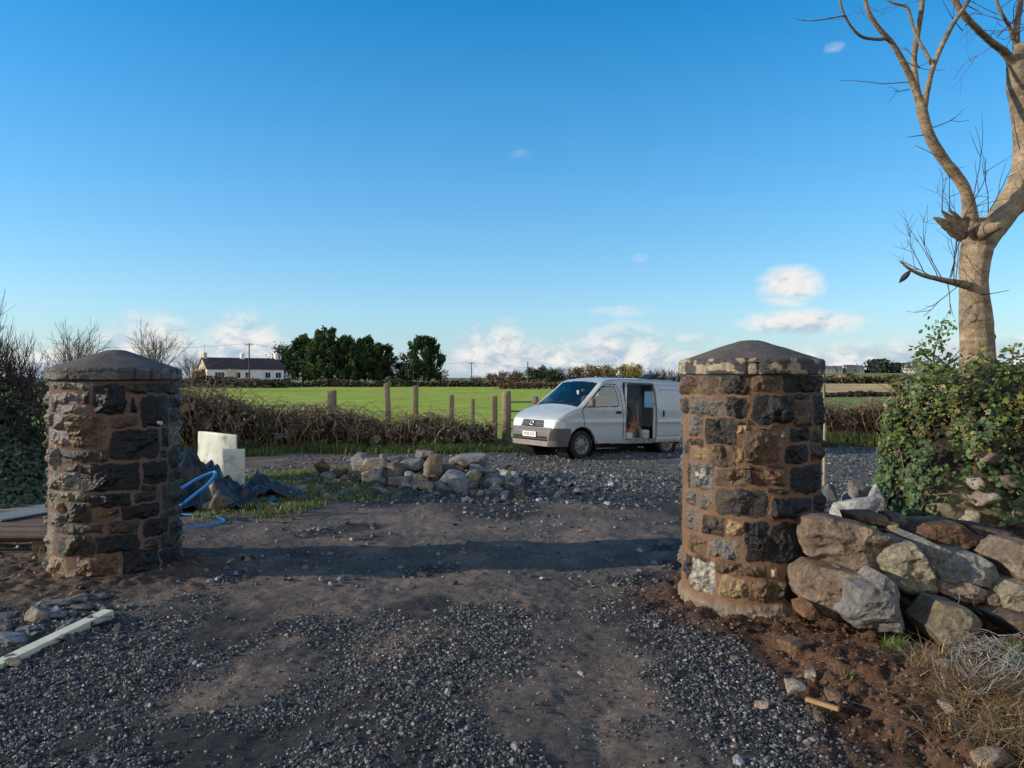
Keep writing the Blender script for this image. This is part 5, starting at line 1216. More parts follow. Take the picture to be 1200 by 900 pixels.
pts += nrm * .14 * np.clip(cl_, -.4, .6)[:, None]
sz = rng.uniform(.028, .07, len(pts))
V, F = leaves(pts, nrm + np.array([0, 0, .35]), sz, IVY, rng, .45)
yel = sst(.35, .9, h + .3 * cl_)[:, None] * (rng.uniform(0, 1, len(pts)) < .32)[:, None]
dr = rng.uniform(0, 1, (len(pts), 1))
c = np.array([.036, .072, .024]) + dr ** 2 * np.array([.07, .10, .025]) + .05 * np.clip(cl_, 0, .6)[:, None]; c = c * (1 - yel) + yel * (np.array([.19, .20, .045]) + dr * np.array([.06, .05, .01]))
dead = (rng.uniform(0, 1, len(pts)) < .06)[:, None]; c = np.where(dead, np.array([.12, .075, .035]), c)
mesh_np('ivy_leaves', V, F, M['leaf'], ivy, False, np.repeat(c, 10, 0))
# flower heads: little umbels
pts, nrm, h = ivy_surface(5000, rng); k = (h > .5) & (fbm(pts[:, 0] * 2, pts[:, 1] * 2, pts[:, 2] * 2, 2, 84) > -.05); pts, nrm = pts[k][:190], nrm[k][:190]
cen = pts + nrm * .08 + np.array([0, 0, .04]); pp_ = np.repeat(cen, 16, 0) + rng.normal(0, .026, (len(cen) * 16, 3)); nn_ = pp_ - np.repeat(cen, 16, 0)
V, F = leaves(pp_, nn_, np.full(len(pp_), .022), RHOMB, rng, .5); c = np.array([.24, .21, .06]) * rng.uniform(.6, 1.3, (len(pp_), 1))
mesh_np('flower_heads', V, F, M['leaf'], ivy, False, np.repeat(c, 4, 0))
u = MB()
for k in range(150):
    i = rng.integers(0, len(pts)); p, n_, _ = ivy_surface(1, rng); p = p[0] + n_[0] * .04
    q = [p]; d = rng.normal(0, 1, 3) * np.array([1, .4, 1]); d /= np.linalg.norm(d)
    for s in range(6): d = d + rng.normal(0, .3, 3); d /= np.linalg.norm(d); q.append(q[-1] + d * .06 + n_[0] * .004)
    u.tube(np.array(q), np.linspace(.008, .003, 7), 4, np.array((.24, .18, .11)) * rng.uniform(.5, 1.2), cap=False)
tag(u.build('ivy_stems', M['twig'], ivy), kind='stuff')
# tall ivy shoots above the bank
u = MB(); lp_ = []; ln_ = []
for (pts_, wd, cnt) in [([(1098, 450), (1094, 420), (1098, 400), (1104, 380)], 13, 200), ([(1094, 425), (1082, 415), (1080, 408)], 9, 70), ([(1100, 440), (1112, 425), (1118, 418)], 9, 90), ([(1105, 470), (1088, 455), (1078, 450)], 12, 90), ([(1190, 450), (1186, 425), (1188, 408)], 8, 45), ([(1160, 460), (1172, 440), (1174, 430)], 8, 40), ([(1070, 520), (1052, 510), (1044, 505)], 11, 80)]:
    q = smooth([P(a, b, 7.35) - IL for a, b in pts_], 6); u = MB(); u.tube(q, np.linspace(.012, .005, len(q)), 5, (.10, .09, .05))
    j = rng.integers(0, len(q), cnt); lp_.append(q[j] + rng.normal(0, wd * .62 * 7.35 / FPX, (cnt, 3)) * np.array([1, .8, .8])); sh = u.build('ivy_shoot', M['twig'], ivy)
lp_ = np.concatenate(lp_); V, F = leaves(lp_, rng.normal(0, .5, lp_.shape) + np.array([-.2, -.4, .4]), rng.uniform(.03, .055, len(lp_)), [(0, -.5), (.34, -.1), (.22, .3), (0, .65), (-.22, .3), (-.34, -.1)], rng, .5)
c = np.array([.09, .15, .035]) + rng.uniform(0, 1, (len(lp_), 1)) ** 2 * np.array([.10, .09, .02])
mesh_np('shoot_leaves', V, F, M['leaf'], ivy, False, np.repeat(c, 6, 0))
q = P(1160, 528, 7.02) - IL
V, F = leaves(q[None], np.array([[-.2, -1, .2]]), np.array([.05]), RHOMB, rng, .1); mesh_np('yellow_leaf', V, F, M['leaf'], ivy, False, (.7, .45, .02))

# ------------------------------------------------------------------ brambles, hedges, grass
def bramble(name, x0, x1, yf, hf, n, nleaf, seed, label, cols, leafc, dep=.7, rmin=.005, rmax=.011, cat='hedge', inner=True):
    rng = np.random.default_rng(seed); root = empty(name, ((x0 + x1) / 2, yf((x0 + x1) / 2), 0), 0, label, cat); L = np.array(root.location)
    u = MB()
    for k in range(n):
        x = rng.uniform(x0, x1); y = yf(x) + rng.normal(0, dep * .5); h = hf(x) * rng.uniform(.45, 1.12)
        if rng.uniform() < .12: h *= 1.18
        hd = rng.uniform(0, 6.28); reach = rng.uniform(.3, 1.5) * (.5 + h * .5); t = np.linspace(0, 1, 8)
        arc = np.sin(t * rng.uniform(1.7, 2.9)); arc = arc / max(arc.max(), .3)
        q = np.stack([x + np.cos(hd) * reach * t ** 1.3, y + np.sin(hd) * reach * t * .5, h * arc], 1) + rng.normal(0, .03, (8, 3)) - L
        c = np.array(cols[rng.integers(0, len(cols))]) * rng.uniform(.6, 1.35)
        r = rng.uniform(rmin, rmax); u.tube(q, np.linspace(r, r * .5, 8), 3, c, cap=False)
    u.build('stems', M['twig'], root)
    x = rng.uniform(x0, x1, nleaf); h = np.array([hf(v) for v in x]); y = np.array([yf(v) for v in x]) + rng.normal(0, dep * .55, nleaf)
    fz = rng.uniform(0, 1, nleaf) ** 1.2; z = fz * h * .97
    p = np.stack([x, y, z], 1) - L
    V, F = leaves(p, rng.normal(0, .6, p.shape) + np.array([0, -.4, .5]), rng.uniform(.04, .10, nleaf), RHOMB, rng, .6)
    c = np.array([leafc[i] for i in rng.integers(0, len(leafc), nleaf)]) * rng.uniform(.5, 1.4, (nleaf, 1)) * (.5 + .7 * fz[:, None])  # leaves darken downwards: shade inside the hedge put into their colour
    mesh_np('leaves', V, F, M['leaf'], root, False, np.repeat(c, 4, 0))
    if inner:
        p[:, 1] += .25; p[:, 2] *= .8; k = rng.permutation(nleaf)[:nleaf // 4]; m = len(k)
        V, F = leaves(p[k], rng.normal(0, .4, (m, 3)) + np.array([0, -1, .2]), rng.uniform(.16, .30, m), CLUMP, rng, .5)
        mesh_np('dark_inner_growth', V, F, M['twig'], root, False, np.repeat(np.array([[.075, .062, .05]]) * rng.uniform(.5, 1.3, (m, 1)), 6, 0))  # dark clumps fill the hedge and stand in for its shaded inside
    return root
bs = [(.23, .17, .125), (.17, .12, .09), (.30, .24, .18), (.13, .10, .08), (.21, .14, .095)]
bl = [(.15, .15, .06), (.20, .15, .065), (.11, .13, .05), (.24, .18, .085)]
bramble('bramble_hedge', -10.2, -4.6, lambda x: 19.4 + .1 * math.sin(x), lambda x: np.interp(x, [-10.2, -7.6, -5.9, -4.6], [1.6, 1.5, 1.0, .92]) + .10 * math.sin(x * 2.1), 900, 8500, 601, 'tall tangled bramble hedge behind the white plastic container', bs, bl, .8)
bramble('bramble_hedge', -4.7, -.55, lambda x: 19.5 + .1 * math.sin(x), lambda x: .86 + .14 * math.sin(x * 2.7 + 1) - .04 * (x + 4.7), 620, 3600, 602, 'low tangled brambles growing round the fence posts behind the stone heap', bs, bl, .7)
bramble('rough_verge', 7.6, 14.2, lambda x: 22.4, lambda x: 1.0 + .1 * math.sin(x * 3), 800, 5200, 603, 'reddish brown rough growth along the lane seen right of the sunlit pillar', [(.22, .13, .08), (.17, .11, .075), (.26, .18, .11)], [(.14, .085, .05), (.10, .08, .04), (.17, .12, .06)], .6, .006, .014, 'verge growth')
# bare thorn hedge on its bank at the left
def bank_z(x, y):
    b = sst(-5.75, -7.3, x + .2 * (y - 10.5)) * sst(8.7, 10.2, y) * sst(11.9, 10.9, y)
    return b * (1.25 + .2 * fbm(x * 1.2, y * 1.2, 0, 3, 88)) + .12 * b * fbm(x * 5, y * 5, 0, 3, 89)
X, Y = np.meshgrid(np.linspace(-15, -5.9, 120), np.linspace(8.9, 19.5, 120)); bz = bank_z(X.ravel(), Y.ravel()) + gz(X.ravel(), Y.ravel()) - .05
M['bankm'] = mat('bank_earth', (.03, .032, .018), .95, var=[(4, .6, 1.4), (30, .6, 1.4)], bump=[(20, .03)], spec=.1)
tag(mesh_np('hedge_bank', np.stack([X.ravel(), Y.ravel(), bz], 1), grid_faces(120, 120), M['bankm'], smooth=True), kind='structure')
rng = np.random.default_rng(91); n = 26000
x = rng.uniform(-10.0, -5.5, n); y = rng.uniform(8.6, 12.4, n); b = bank_z(x, y); k = (b > .03); x, y, b = x[k], y[k], b[k]; n = len(x)
p = np.stack([x, y, b + gz0(x, y) + rng.uniform(-.03, .12, n)], 1)
V, F = leaves(p, np.array([[.5, -.5, .7]]) + rng.normal(0, .3, (n, 3)), rng.uniform(.03, .065, n), IVY, rng, .5)
c = np.array([.05, .075, .042]) + rng.uniform(0, 1, (n, 1)) ** 3 * np.array([.14, .15, .09])
tag(mesh_np('ground_ivy', V, F, M['leaf'], None, False, np.repeat(c, 10, 0)), 'dark ivy and low growth covering the hedge bank at the left', None, None, 'stuff')
th = empty('thorn_hedge', (-7.4, 10.9, 0), 0, 'bare upright thorn hedge on the shaded bank at the left edge', 'hedge'); TH = np.array(th.location)
u = MB()
for k in range(95):
    x = rng.uniform(-10.5, -6.6); y = 10.5 + rng.normal(0, .18); z = bank_z(np.array([x]), np.array([y]))[0] * .9
    hgt = rng.uniform(.6, 1.05) 
    if x > -7.1: hgt *= .75
    grow(u, np.array([x, y, z]) - TH, np.array([rng.normal(0, .16), rng.normal(0, .12), 1.0]), hgt, .014, 3, rng, np.array((.055, .05, .05)) * rng.uniform(.6, 1.4), .38, (3, 5), .5, 3, .12)
for k in range(220):
    x = rng.uniform(-10.5, -6.5); y = 10.4 + rng.normal(0, .22); z = bank_z(np.array([x]), np.array([y]))[0] * .9
    grow(u, np.array([x, y, z]) - TH, rng.normal(0, 1, 3) * np.array([1, .6, .4]) + np.array([0, 0, .5]), rng.uniform(.5, 1.0), .009, 2, rng, np.array((.05, .045, .045)) * rng.uniform(.6, 1.3), .6)
u.build('branches', M['twig'], th)
n = 5200; x = rng.uniform(-10.5, -6.5, n); y = 10.5 + rng.normal(0, .25, n); z = bank_z(x, y) * .9 + rng.uniform(0, 1, n) ** 1.6 * .75
V, F = leaves(np.stack([x, y, z], 1) - TH, rng.normal(0, .6, (n, 3)) + np.array([.2, -.5, .4]), rng.uniform(.04, .09, n), RHOMB, rng, .6)
mesh_np('leaves', V, F, M['leaf'], th, False, np.repeat(np.array([[.045, .052, .034]]) * rng.uniform(.4, 1.8, (n, 1)), 4, 0))
# lower thorn bush further back, twigs between hedge and pillar
tb = empty('thorn_bush', (-9.9, 17.5, 0), 0, 'lower greyish thorn bush between the left hedge and the shaded pillar', 'bush'); TB = np.array(tb.location)
u = MB()
for k in range(70):
    x = rng.uniform(-11.6, -9.0); grow(u, np.array([x, 17.5 + rng.normal(0, .4), .6]) - TB, np.array([rng.normal(0, .3), 0, 1.0]), rng.uniform(.55, .85), .012, 3, rng, np.array((.12, .105, .1)) * rng.uniform(.6, 1.3), .5, (2, 4), .3)
u.build('branches', M['twig'], tb)
# grass: blades nobody could count
def grass(name, n, seed, x0, x1, y0, y1, hmin, hmax, dens, cols, label, w=.004, lean=.35):
    rng = np.random.default_rng(seed); x = rng.uniform(x0, x1, n * 3); y = rng.uniform(y0, y1, n * 3)
    k = rng.uniform(0, 1, n * 3) < dens(x, y); x, y = x[k][:n], y[k][:n]; n = len(x)
    h = rng.uniform(hmin, hmax, n) * (1 + .5 * fbm(x * 2, y * 2, 0, 2, seed)); hd = rng.uniform(0, 6.28, n); ln = rng.uniform(.1, 1, n) * lean * h * 2
    bx = np.stack([-np.sin(hd), np.cos(hd)], 1) * (w * rng.uniform(.6, 1.4, n))[:, None]; dx = np.stack([np.cos(hd), np.sin(hd)], 1)
    z = gz(x, y) - .005; b = np.stack([x, y], 1)
    v0 = np.concatenate([b - bx, z[:, None]], 1); v1 = np.concatenate([b + bx, z[:, None]], 1)
    m = b + dx * (ln * .35)[:, None]; v2 = np.concatenate([m + bx * .8, (z + h * .62)[:, None]], 1); v3 = np.concatenate([m - bx * .8, (z + h * .62)[:, None]], 1)
    v4 = np.concatenate([b + dx * ln[:, None], (z + h * .95)[:, None]], 1)
    V = np.stack([v0, v1, v2, v3, v4], 1).reshape(-1, 3); i = np.arange(n)[:, None] * 5
    c = np.array(cols)[rng.integers(0, len(cols), n)] * rng.uniform(.6, 1.4, (n, 1))
    return tag(mesh_np(name, V, [np.concatenate([i, i + 1, i + 2, i + 3], 1), np.concatenate([i + 3, i + 2, i + 4], 1)], M['grass'], None, False, np.repeat(c, 5, 0)), label, None, None, 'stuff')
GC = [(.15, .22, .045), (.19, .25, .06), (.11, .165, .04), (.27, .25, .11), (.24, .19, .10)]
GD = [(.07, .115, .028), (.055, .09, .025), (.12, .13, .05)]
grass('lawn_grass', 24000, 801, -5.2, -1.0, 9.0, 15.6, .02, .085, lambda x, y: lawn_mask(x, y) * sst(15.6, 15, y) * (.25 + .75 * sst(-.2, .2, fbm(x * 2, y * 2, 0, 3, 44))) * .7, GC, None, .007)
grass('verge_grass', 14000, 802, -9.5, .4, 17.2, 19.6, .05, .24, lambda x, y: lawn_mask(x, y), GD, None, .010)
grass('lane_grass', 9000, 803, 7.0, 14, 20.2, 22.6, .10, .38, lambda x, y: lawn_mask(x, y), GD + [(.10, .09, .04)], None, .012)
grass('bank_grass', 3200, 804, -8.2, -4.4, 7.0, 10.2, .03, .12, lambda x, y: lawn_mask(x, y) * .8 + .02, GD, None, .006)
def tuft(name, px, py, n, r, h, cols, label, seed, cat='grass tuft', lean=.5, w=.004, group=None):
    q = ground_pt(px, py); rng = np.random.default_rng(seed); u = MB()
    for k in range(n):
        o = rng.normal(0, r, 2); hd = rng.uniform(0, 6.28); L = h * rng.uniform(.5, 1.2); ln = lean * L * rng.uniform(.3, 1.6); t = np.linspace(0, 1, 5)
        p = np.stack([o[0] + math.cos(hd) * ln * t ** 1.6, o[1] + math.sin(hd) * ln * t ** 1.6, L * t * (1 - .3 * t * lean)], 1); p[:, 2] += on(q[0] + o[0], q[1] + o[1]) - q[2] - .01
        c = np.array(cols[rng.integers(0, len(cols))]) * rng.uniform(.6, 1.4); s = np.array([-math.sin(hd), math.cos(hd), 0]) * w * rng.uniform(.6, 1.3)
        wd = np.array([1, .95, .8, .5, .06])[:, None]; V = np.concatenate([p - s * wd, p + s * wd]); u.add(V, [(i, 5 + i, 6 + i, i + 1) for i in range(4)], c)
    o = u.build(name, M['grass'], None, False); o.location = [float(k) for k in q]; return tag(o, label, cat, group)
tuft('grass_tuft', 1050, 762, 90, .035, .11, [(.10, .22, .03), (.14, .25, .05), (.20, .22, .08)], 'bright green grass tuft in the soil below the pointed grey stone', 811)
tuft('grass_tuft', 993, 795, 26, .018, .05, [(.16, .24, .05), (.22, .22, .09)], 'tiny yellow green grass tuft beside the hollow in the soil', 812)
tuft('grass_tuft', 1190, 768, 60, .05, .10, [(.09, .17, .03)], 'green grass tuft at the right edge behind the wire', 813)
DC = [(.36, .25, .12), (.28, .18, .085), (.42, .31, .17), (.2, .12, .06)]
for i, (px, py, n, r, h, l) in enumerate([(1130, 800, 330, .10, .16, 'bleached dry grass clump to the left of the wire netting'), (1165, 850, 420, .14, .18, 'bleached dry grass clump in front of the wire netting'), (1105, 775, 150, .06, .16, 'small fan of dry straw below the slumped mossy stone'), (1195, 815, 300, .12, .2, 'bleached dry grass clump at the right edge under the wire'), (1190, 880, 200, .12, .14, 'dry grass clump at the bottom right corner')]):
    tuft('dry_grass', px, py, n, r, h, DC, l, 820 + i, 'dry grass', 1.6, .0032, 'dry grass clumps')
tuft('weed_tuft', 1185, 612, 160, .12, .14, [(.20, .17, .08), (.10, .12, .04)], 'straggly yellow weeds hanging at the foot of the ivy bank', 830, 'weeds', 1.5, .004)
# tangle of old wire netting
wn = empty('wire_netting', (0, 0, 0), 0, 'tangled roll of grey galvanised wire netting on the dry grass', 'wire netting')
wmat = mat('galvanised_wire', (.24, .24, .235), .5, metal=.35, var=[(30, .6, 1.2)], spec=.5)
q0 = ground_pt(1178, 805); wn.location = [float(k) for k in q0]; u = MB(); rng = np.random.default_rng(85)
for k in range(46):
    a0 = rng.uniform(0, 6.28); t = np.linspace(0, rng.uniform(2.0, 5.5), 26); r = rng.uniform(.10, .24)
    ctr = np.array([rng.normal(.02, .06), rng.normal(0, .07), .10 + rng.uniform(-.02, .06)])
    q = np.stack([ctr[0] + r * .75 * np.cos(t + a0), ctr[1] + r * .9 * np.sin(t + a0), ctr[2] + .09 * np.sin(t * 1.1 + a0 * 2) + r * .35 * np.cos(t + a0)], 1)
    q += np.stack([vn(t * 5, k * 3.1 + i) for i in range(3)], 1) * .014
    u.tube(q, .0016, 3, cap=False)
u.build('coiled_mesh', wmat, wn, attr=False)
u = MB()
for pl_ in ([(1125, 665), (1130, 690), (1118, 700), (1122, 735)], [(1122, 712), (1128, 690), (1150, 680), (1165, 668), (1182, 660), (1172, 668), (1152, 685)], [(1130, 740), (1160, 738), (1205, 737)], [(1140, 705), (1150, 720), (1175, 735), (1190, 770)], [(1160, 740), (1175, 760), (1185, 790)]):
    q = smooth([P(a, b, 4.95 + .12 * i) - q0 for i, (a, b) in enumerate(pl_)], 8); q += np.stack([vn(np.arange(len(q)) * .5, i + pl_[0][0]) for i in range(3)], 1) * .012; u.tube(q, .0024, 4, cap=False)
u.build('loose_wires', wmat, wn, attr=False)
# ------------------------------------------------------------------ fence posts, gate, sleeper
def fence_post(px, ptop, wpx, Y, label, lean=0.0, round_=False):
    t = P(px, ptop, Y); w = wpx * Y / FPX / 2; z0 = -.1; h = t[2] - z0; rng = np.random.default_rng(int(px))
    n = 14; u = MB(); zz_ = np.linspace(0, h, n); k = 14 if round_ else 16; a = np.arange(k) / k * 2 * math.pi
    e = 1.0 if round_ else .5
    sec = np.stack([np.sign(np.cos(a)) * np.abs(np.cos(a)) ** e, np.sign(np.sin(a)) * np.abs(np.sin(a)) ** e], 1)
    V = np.array([(s[0] * w * (1 + .05 * vn(z * 2, i * .7 + px)) + lean * (z - h), s[1] * w, z) for z in zz_ for i, s in enumerate(sec)])
    top = V[-k:].copy(); top[:, :2] = (top[:, :2] - [0, 0]) * .8; top[:, 2] += .02 + .02 * sec[:, 0]
    V = np.concatenate([V, top]); c = np.array([.21, .175, .12]) * (1 + .3 * fbm(V[:, 0] * 20, V[:, 1] * 20, V[:, 2] * 2 + px, 3, 3))[:, None]
    c = c * (1 - .35 * sst(.7, .0, V[:, 2] / h)[:, None])
    u.add(V, grid_faces(n + 1, k, True), c); u.F.setdefault(k, []).append(np.arange(k)[None, :] + n * k)
    o = u.build('fence_post', M['wood'], None, round_); o.location = (t[0], Y, z0); return tag(o, label, 'fence post', 'wooden fence posts in the brambles')
fence_post(388.5, 458.5, 10.5, 19.6, 'thick square fence post at the left, tallest in the brambles behind the stone heap')
fence_post(453, 449.5, 6.5, 20.0, 'slightly leaning fence post second from the left', -.05)
fence_post(487, 452.5, 6.5, 21.0, 'upright slim post right of the leaning one')
fence_post(529, 463.5, 6, 21.5, 'short post standing halfway between the leaning post and the gate')
fence_post(554, 468, 4.5, 21.8, 'thinnest post in the row, behind the timber sleeper')
fence_post(579.5, 464.5, 7, 21.0, 'post just left of the gate hanging post')
fence_post(593.5, 459.5, 10.5, 20.2, 'thick rounded gate hanging post beside the van nose', 0, True)
gate = empty('field_gate', (P(598, 490, 20.6)[0], 20.6, 0), 0, 'grey tubular steel field gate partly hidden behind the van', 'gate')
gm = mat('galvanised_gate', (.20, .21, .20), .5, metal=.4, var=[(8, .7, 1.2)])
for z in (.14, .38, .62, .86, 1.12):
    u = MB(); u.tube([(0, 0, z), (1.7, 0, z), (3.4, 0, z)], .021, 8); u.build('rail', gm, gate, True, attr=False)
for x in (0, 1.7, 3.4):
    u = MB(); u.tube([(x, .01, .08), (x, .01, 1.14)], .024, 8); u.build('upright', gm, gate, True, attr=False)
a, b = P(504, 516, 19.0), P(579, 516, 19.0)
tag(oriented_box('timber_sleeper', (a[0], 18.6, on(a[0], 18.6) + .07), (b[0], 18.9, on(b[0], 18.9) + .08), .2, .13, M['wood'], (.115, .085, .062), .01), 'long dark timber beam lying at the foot of the brambles beside the van', 'timber')
for px, pt, w, l in [(1021, 466, 3.2, 'tallest pale fence post in the rough grass right of the sunlit pillar'), (1037, 473, 3.2, 'short pale post right of the tall one in the rough grass'), (983, 471, 2.2, 'thin leaning post closest to the sunlit pillar'), (1055, 476, 2.6, 'pale post partly hidden by the ivy'), (1007, 474, 1.8, 'thin pale post between the leaning and the tall post')]:
    o = fence_post(px, pt, w, 27.0, l, .06 if px == 983 else 0); o['group'] = 'pale fence posts across the lane'
u = MB(); t = P(965.5, 436, 12.5); u.tube([(t[0], 12.5, 0), (t[0] + .015, 12.5, t[2] * .5), (t[0], 12.5, t[2])], [.026, .022, .018], 8, (.30, .25, .17))
tag(u.build('wooden_stake', M['wood'], None, True), 'tall thin pale stake just behind the sunlit pillar', 'stake')

# ------------------------------------------------------------------ the white house
def house():
    B = R(38); o0 = np.array([P(242.7, 445, 180)[0], 180.0]); d = np.array([math.cos(B), math.sin(B)]); L, D, E, Rg = 18.9, 7.6, 4.55, 7.05
    root = empty('white_house', (o0[0], o0[1], -.6), B, 'long low white house with dark slate roof and three chimneys beyond the field', 'house')
    wall = mat('white_render', (.85, .86, .87), .9, var=[(.5, .9, 1.08)]); gab = mat('pinkish_gable_render', (.68, .56, .46), .9); slate = mat('slate_roof', (.085, .052, .05), .7, var=[(1.5, .8, 1.2), (9, .85, 1.15)]); dk = mat('window_dark', (.03, .04, .05), .2); wh = mat('white_frame', (.75, .75, .75), .6); red = mat('red_brown_porch', (.16, .06, .04), .8)
    z0 = -1.0
    u = MB(); V = [(0, 0, z0), (L, 0, z0), (L, D, z0), (0, D, z0), (0, 0, E), (L, 0, E), (L, D, E), (0, D, E)]
    u.add(V, [(0, 1, 5, 4), (1, 2, 6, 5), (2, 3, 7, 6)]); u.add([(L, 0, E), (L, D, E), (L, D / 2, Rg)], [(0, 1, 2)]); u.build('wall', wall, root, attr=False)
    u = MB(); u.add([(0, 0, z0), (0, D, z0), (0, D, E), (0, D / 2, Rg), (0, 0, E)], [(0, 4, 3, 2, 1)]); u.build('gable', gab, root, attr=False)
    u = MB(); o_ = .25
    for s in (0, 1):
        y0, y1 = (-.3, D / 2) if s == 0 else (D + .3, D / 2); ze = E - .22
        V = [(-o_, y0, ze), (L + o_, y0, ze), (L + o_, y1, Rg + .05), (-o_, y1, Rg + .05), (-o_, y0, ze + .16), (L + o_, y0, ze + .16), (L + o_, y1, Rg + .21), (-o_, y1, Rg + .21)]
        u.add(V, [(0, 1, 2, 3), (4, 5, 6, 7), (0, 1, 5, 4), (1, 2, 6, 5), (3, 0, 4, 7)])
    rf = u.build('roof', slate, root, attr=False)
    for x, hh in ((.5, 1.2), (9.6, 1.1), (L - .6, 1.3)):
        u = MB(); u.box((x, D / 2, Rg + hh / 2 - .2), (.42, .5, hh / 2 + .2), 0, None, .02); u.box((x, D / 2, Rg + hh + .06), (.5, .58, .07))
        u.lathe((x, D / 2 - .2, Rg + hh + .1), (0, 0, 1), [(0, .14), (.4, .12), (.4, .01)], 10); u.lathe((x, D / 2 + .2, Rg + hh + .1), (0, 0, 1), [(0, .14), (.4, .12), (.4, .01)], 10)
        u.build('chimney', gab if x < 9 else wall, rf, attr=False)
    def window(x, y, z, w, h, n=2):
        f = MB(); f.box((x, y - .03, z), (w / 2 + .1, .05, h / 2 + .1)); fo = f.build('window', wh, root, attr=False)
        p = MB()
        for i in range(n): p.box((x - w / 2 + (i + .5) * w / n, y - .09, z), (w / n / 2 - .05, .012, h / 2 - .02))
        p.build('pane', dk, fo, attr=False)
    for x, w, n in ((2.9, 2.2, 3), (7.2, 1.4, 2), (9.7, 1.2, 2), (14.7, 1.3, 2), (17.4, 1.4, 2)): window(x, 0, 2.9, w, 1.35, n)
    for x in (2.9, 14.7, 17.4): window(x, 0, .3, 1.5, 1.2)
    u = MB(); u.box((5.6, -.8, 1.6), (.8, .8, 2.6)); u.box((5.6, -.8, 4.24), (.9, .9, .06)); u.build('porch', gab, root, attr=False)
    u = MB(); u.box((12.2, -.6, 1.5), (.7, .6, 2.5)); u.box((12.2, -.6, 4.05), (.8, .7, .06)); u.build('porch', wall, root, attr=False)
    u = MB(); u.box((-1.0, 3.4, 1.4), (1.0, 1.5, 2.4)); u.add([(-2.2, 1.8, 3.6), (0, 1.8, 4.4), (0, 5.0, 4.4), (-2.2, 5.0, 3.6)], [(0, 1, 2, 3)]); u.build('side_annexe', red, root, attr=False)
    u = MB(); u.tube([(11.6, -.06, -.5), (11.6, -.06, 4.2)], .06, 6); u.tube([(16.1, -.06, -.5), (16.1, -.06, 4.2)], .06, 6); u.build('downpipe', wh, root, attr=False)
    u = MB(); u.tube([(.5, D / 2, Rg + 1), (.5, D / 2, Rg + 3.4)], .03, 5); u.tube([(.1, D / 2, Rg + 3.2), (1.0, D / 2, Rg + 3.2)], .03, 5); u.build('aerial', dk, rf, attr=False)
house()
# ------------------------------------------------------------------ poles and wires
def pole(px, pt, Y, label, arm=1.6, r=.13):
    t = P(px, pt, Y); root = empty('utility_pole', (t[0], Y, -1.0), 0, label, 'utility pole', 'utility poles beyond the field'); h = t[2] + 1.0
    u = MB(); u.tube([(0, 0, 0), (0, 0, h * .5), (0, 0, h)], [r * 1.2, r, r * .8], 8, (.10, .085, .07)); u.build('pole', M['wood'], root, True)
    if arm:
        u = MB(); u.box((0, 0, h - .35), (arm / 2, .06, .07), .3, (.1, .085, .07)); u.build('crossarm', M['wood'], root)
        for s in (-1, 0, 1):
            u = MB(); u.lathe((s * arm * .42 * math.cos(.3), s * arm * .42 * math.sin(.3), h - .28), (0, 0, 1), [(0, .05), (.2, .07), (.26, .02)], 8); u.build('insulator', M['white_plastic'], root, attr=False)
    return np.array([t[0], Y, t[2]])
a = pole(292, 402, 150, 'utility pole with crossarm in front of the white house'); b = pole(552.5, 424.5, 210, 'distant utility pole right of the lone evergreen'); c_ = pole(618.5, 424, 115, 'bare straight pole left of the van roof', 0, .10)
wm = mat('dark_wire', (.05, .05, .055), .6)
def wire(p, q, sag, label):
    t = np.linspace(0, 1, 24)[:, None]; w_ = np.array(p) * (1 - t) + np.array(q) * t; w_[:, 2] -= sag * 4 * t[:, 0] * (1 - t[:, 0])
    u = MB(); u.tube(w_, .022, 4); tag(u.build('overhead_wire', wm, None, True, attr=False), label, 'wire')
wire(a, P(60, 402, 140), 1.0, 'overhead wire running left from the pole before the house')
wire(a, b, 1.8, 'long overhead wire crossing behind the evergreens')
wire(b, P(760, 432, 240), 1.2, 'overhead wire running right from the distant pole')

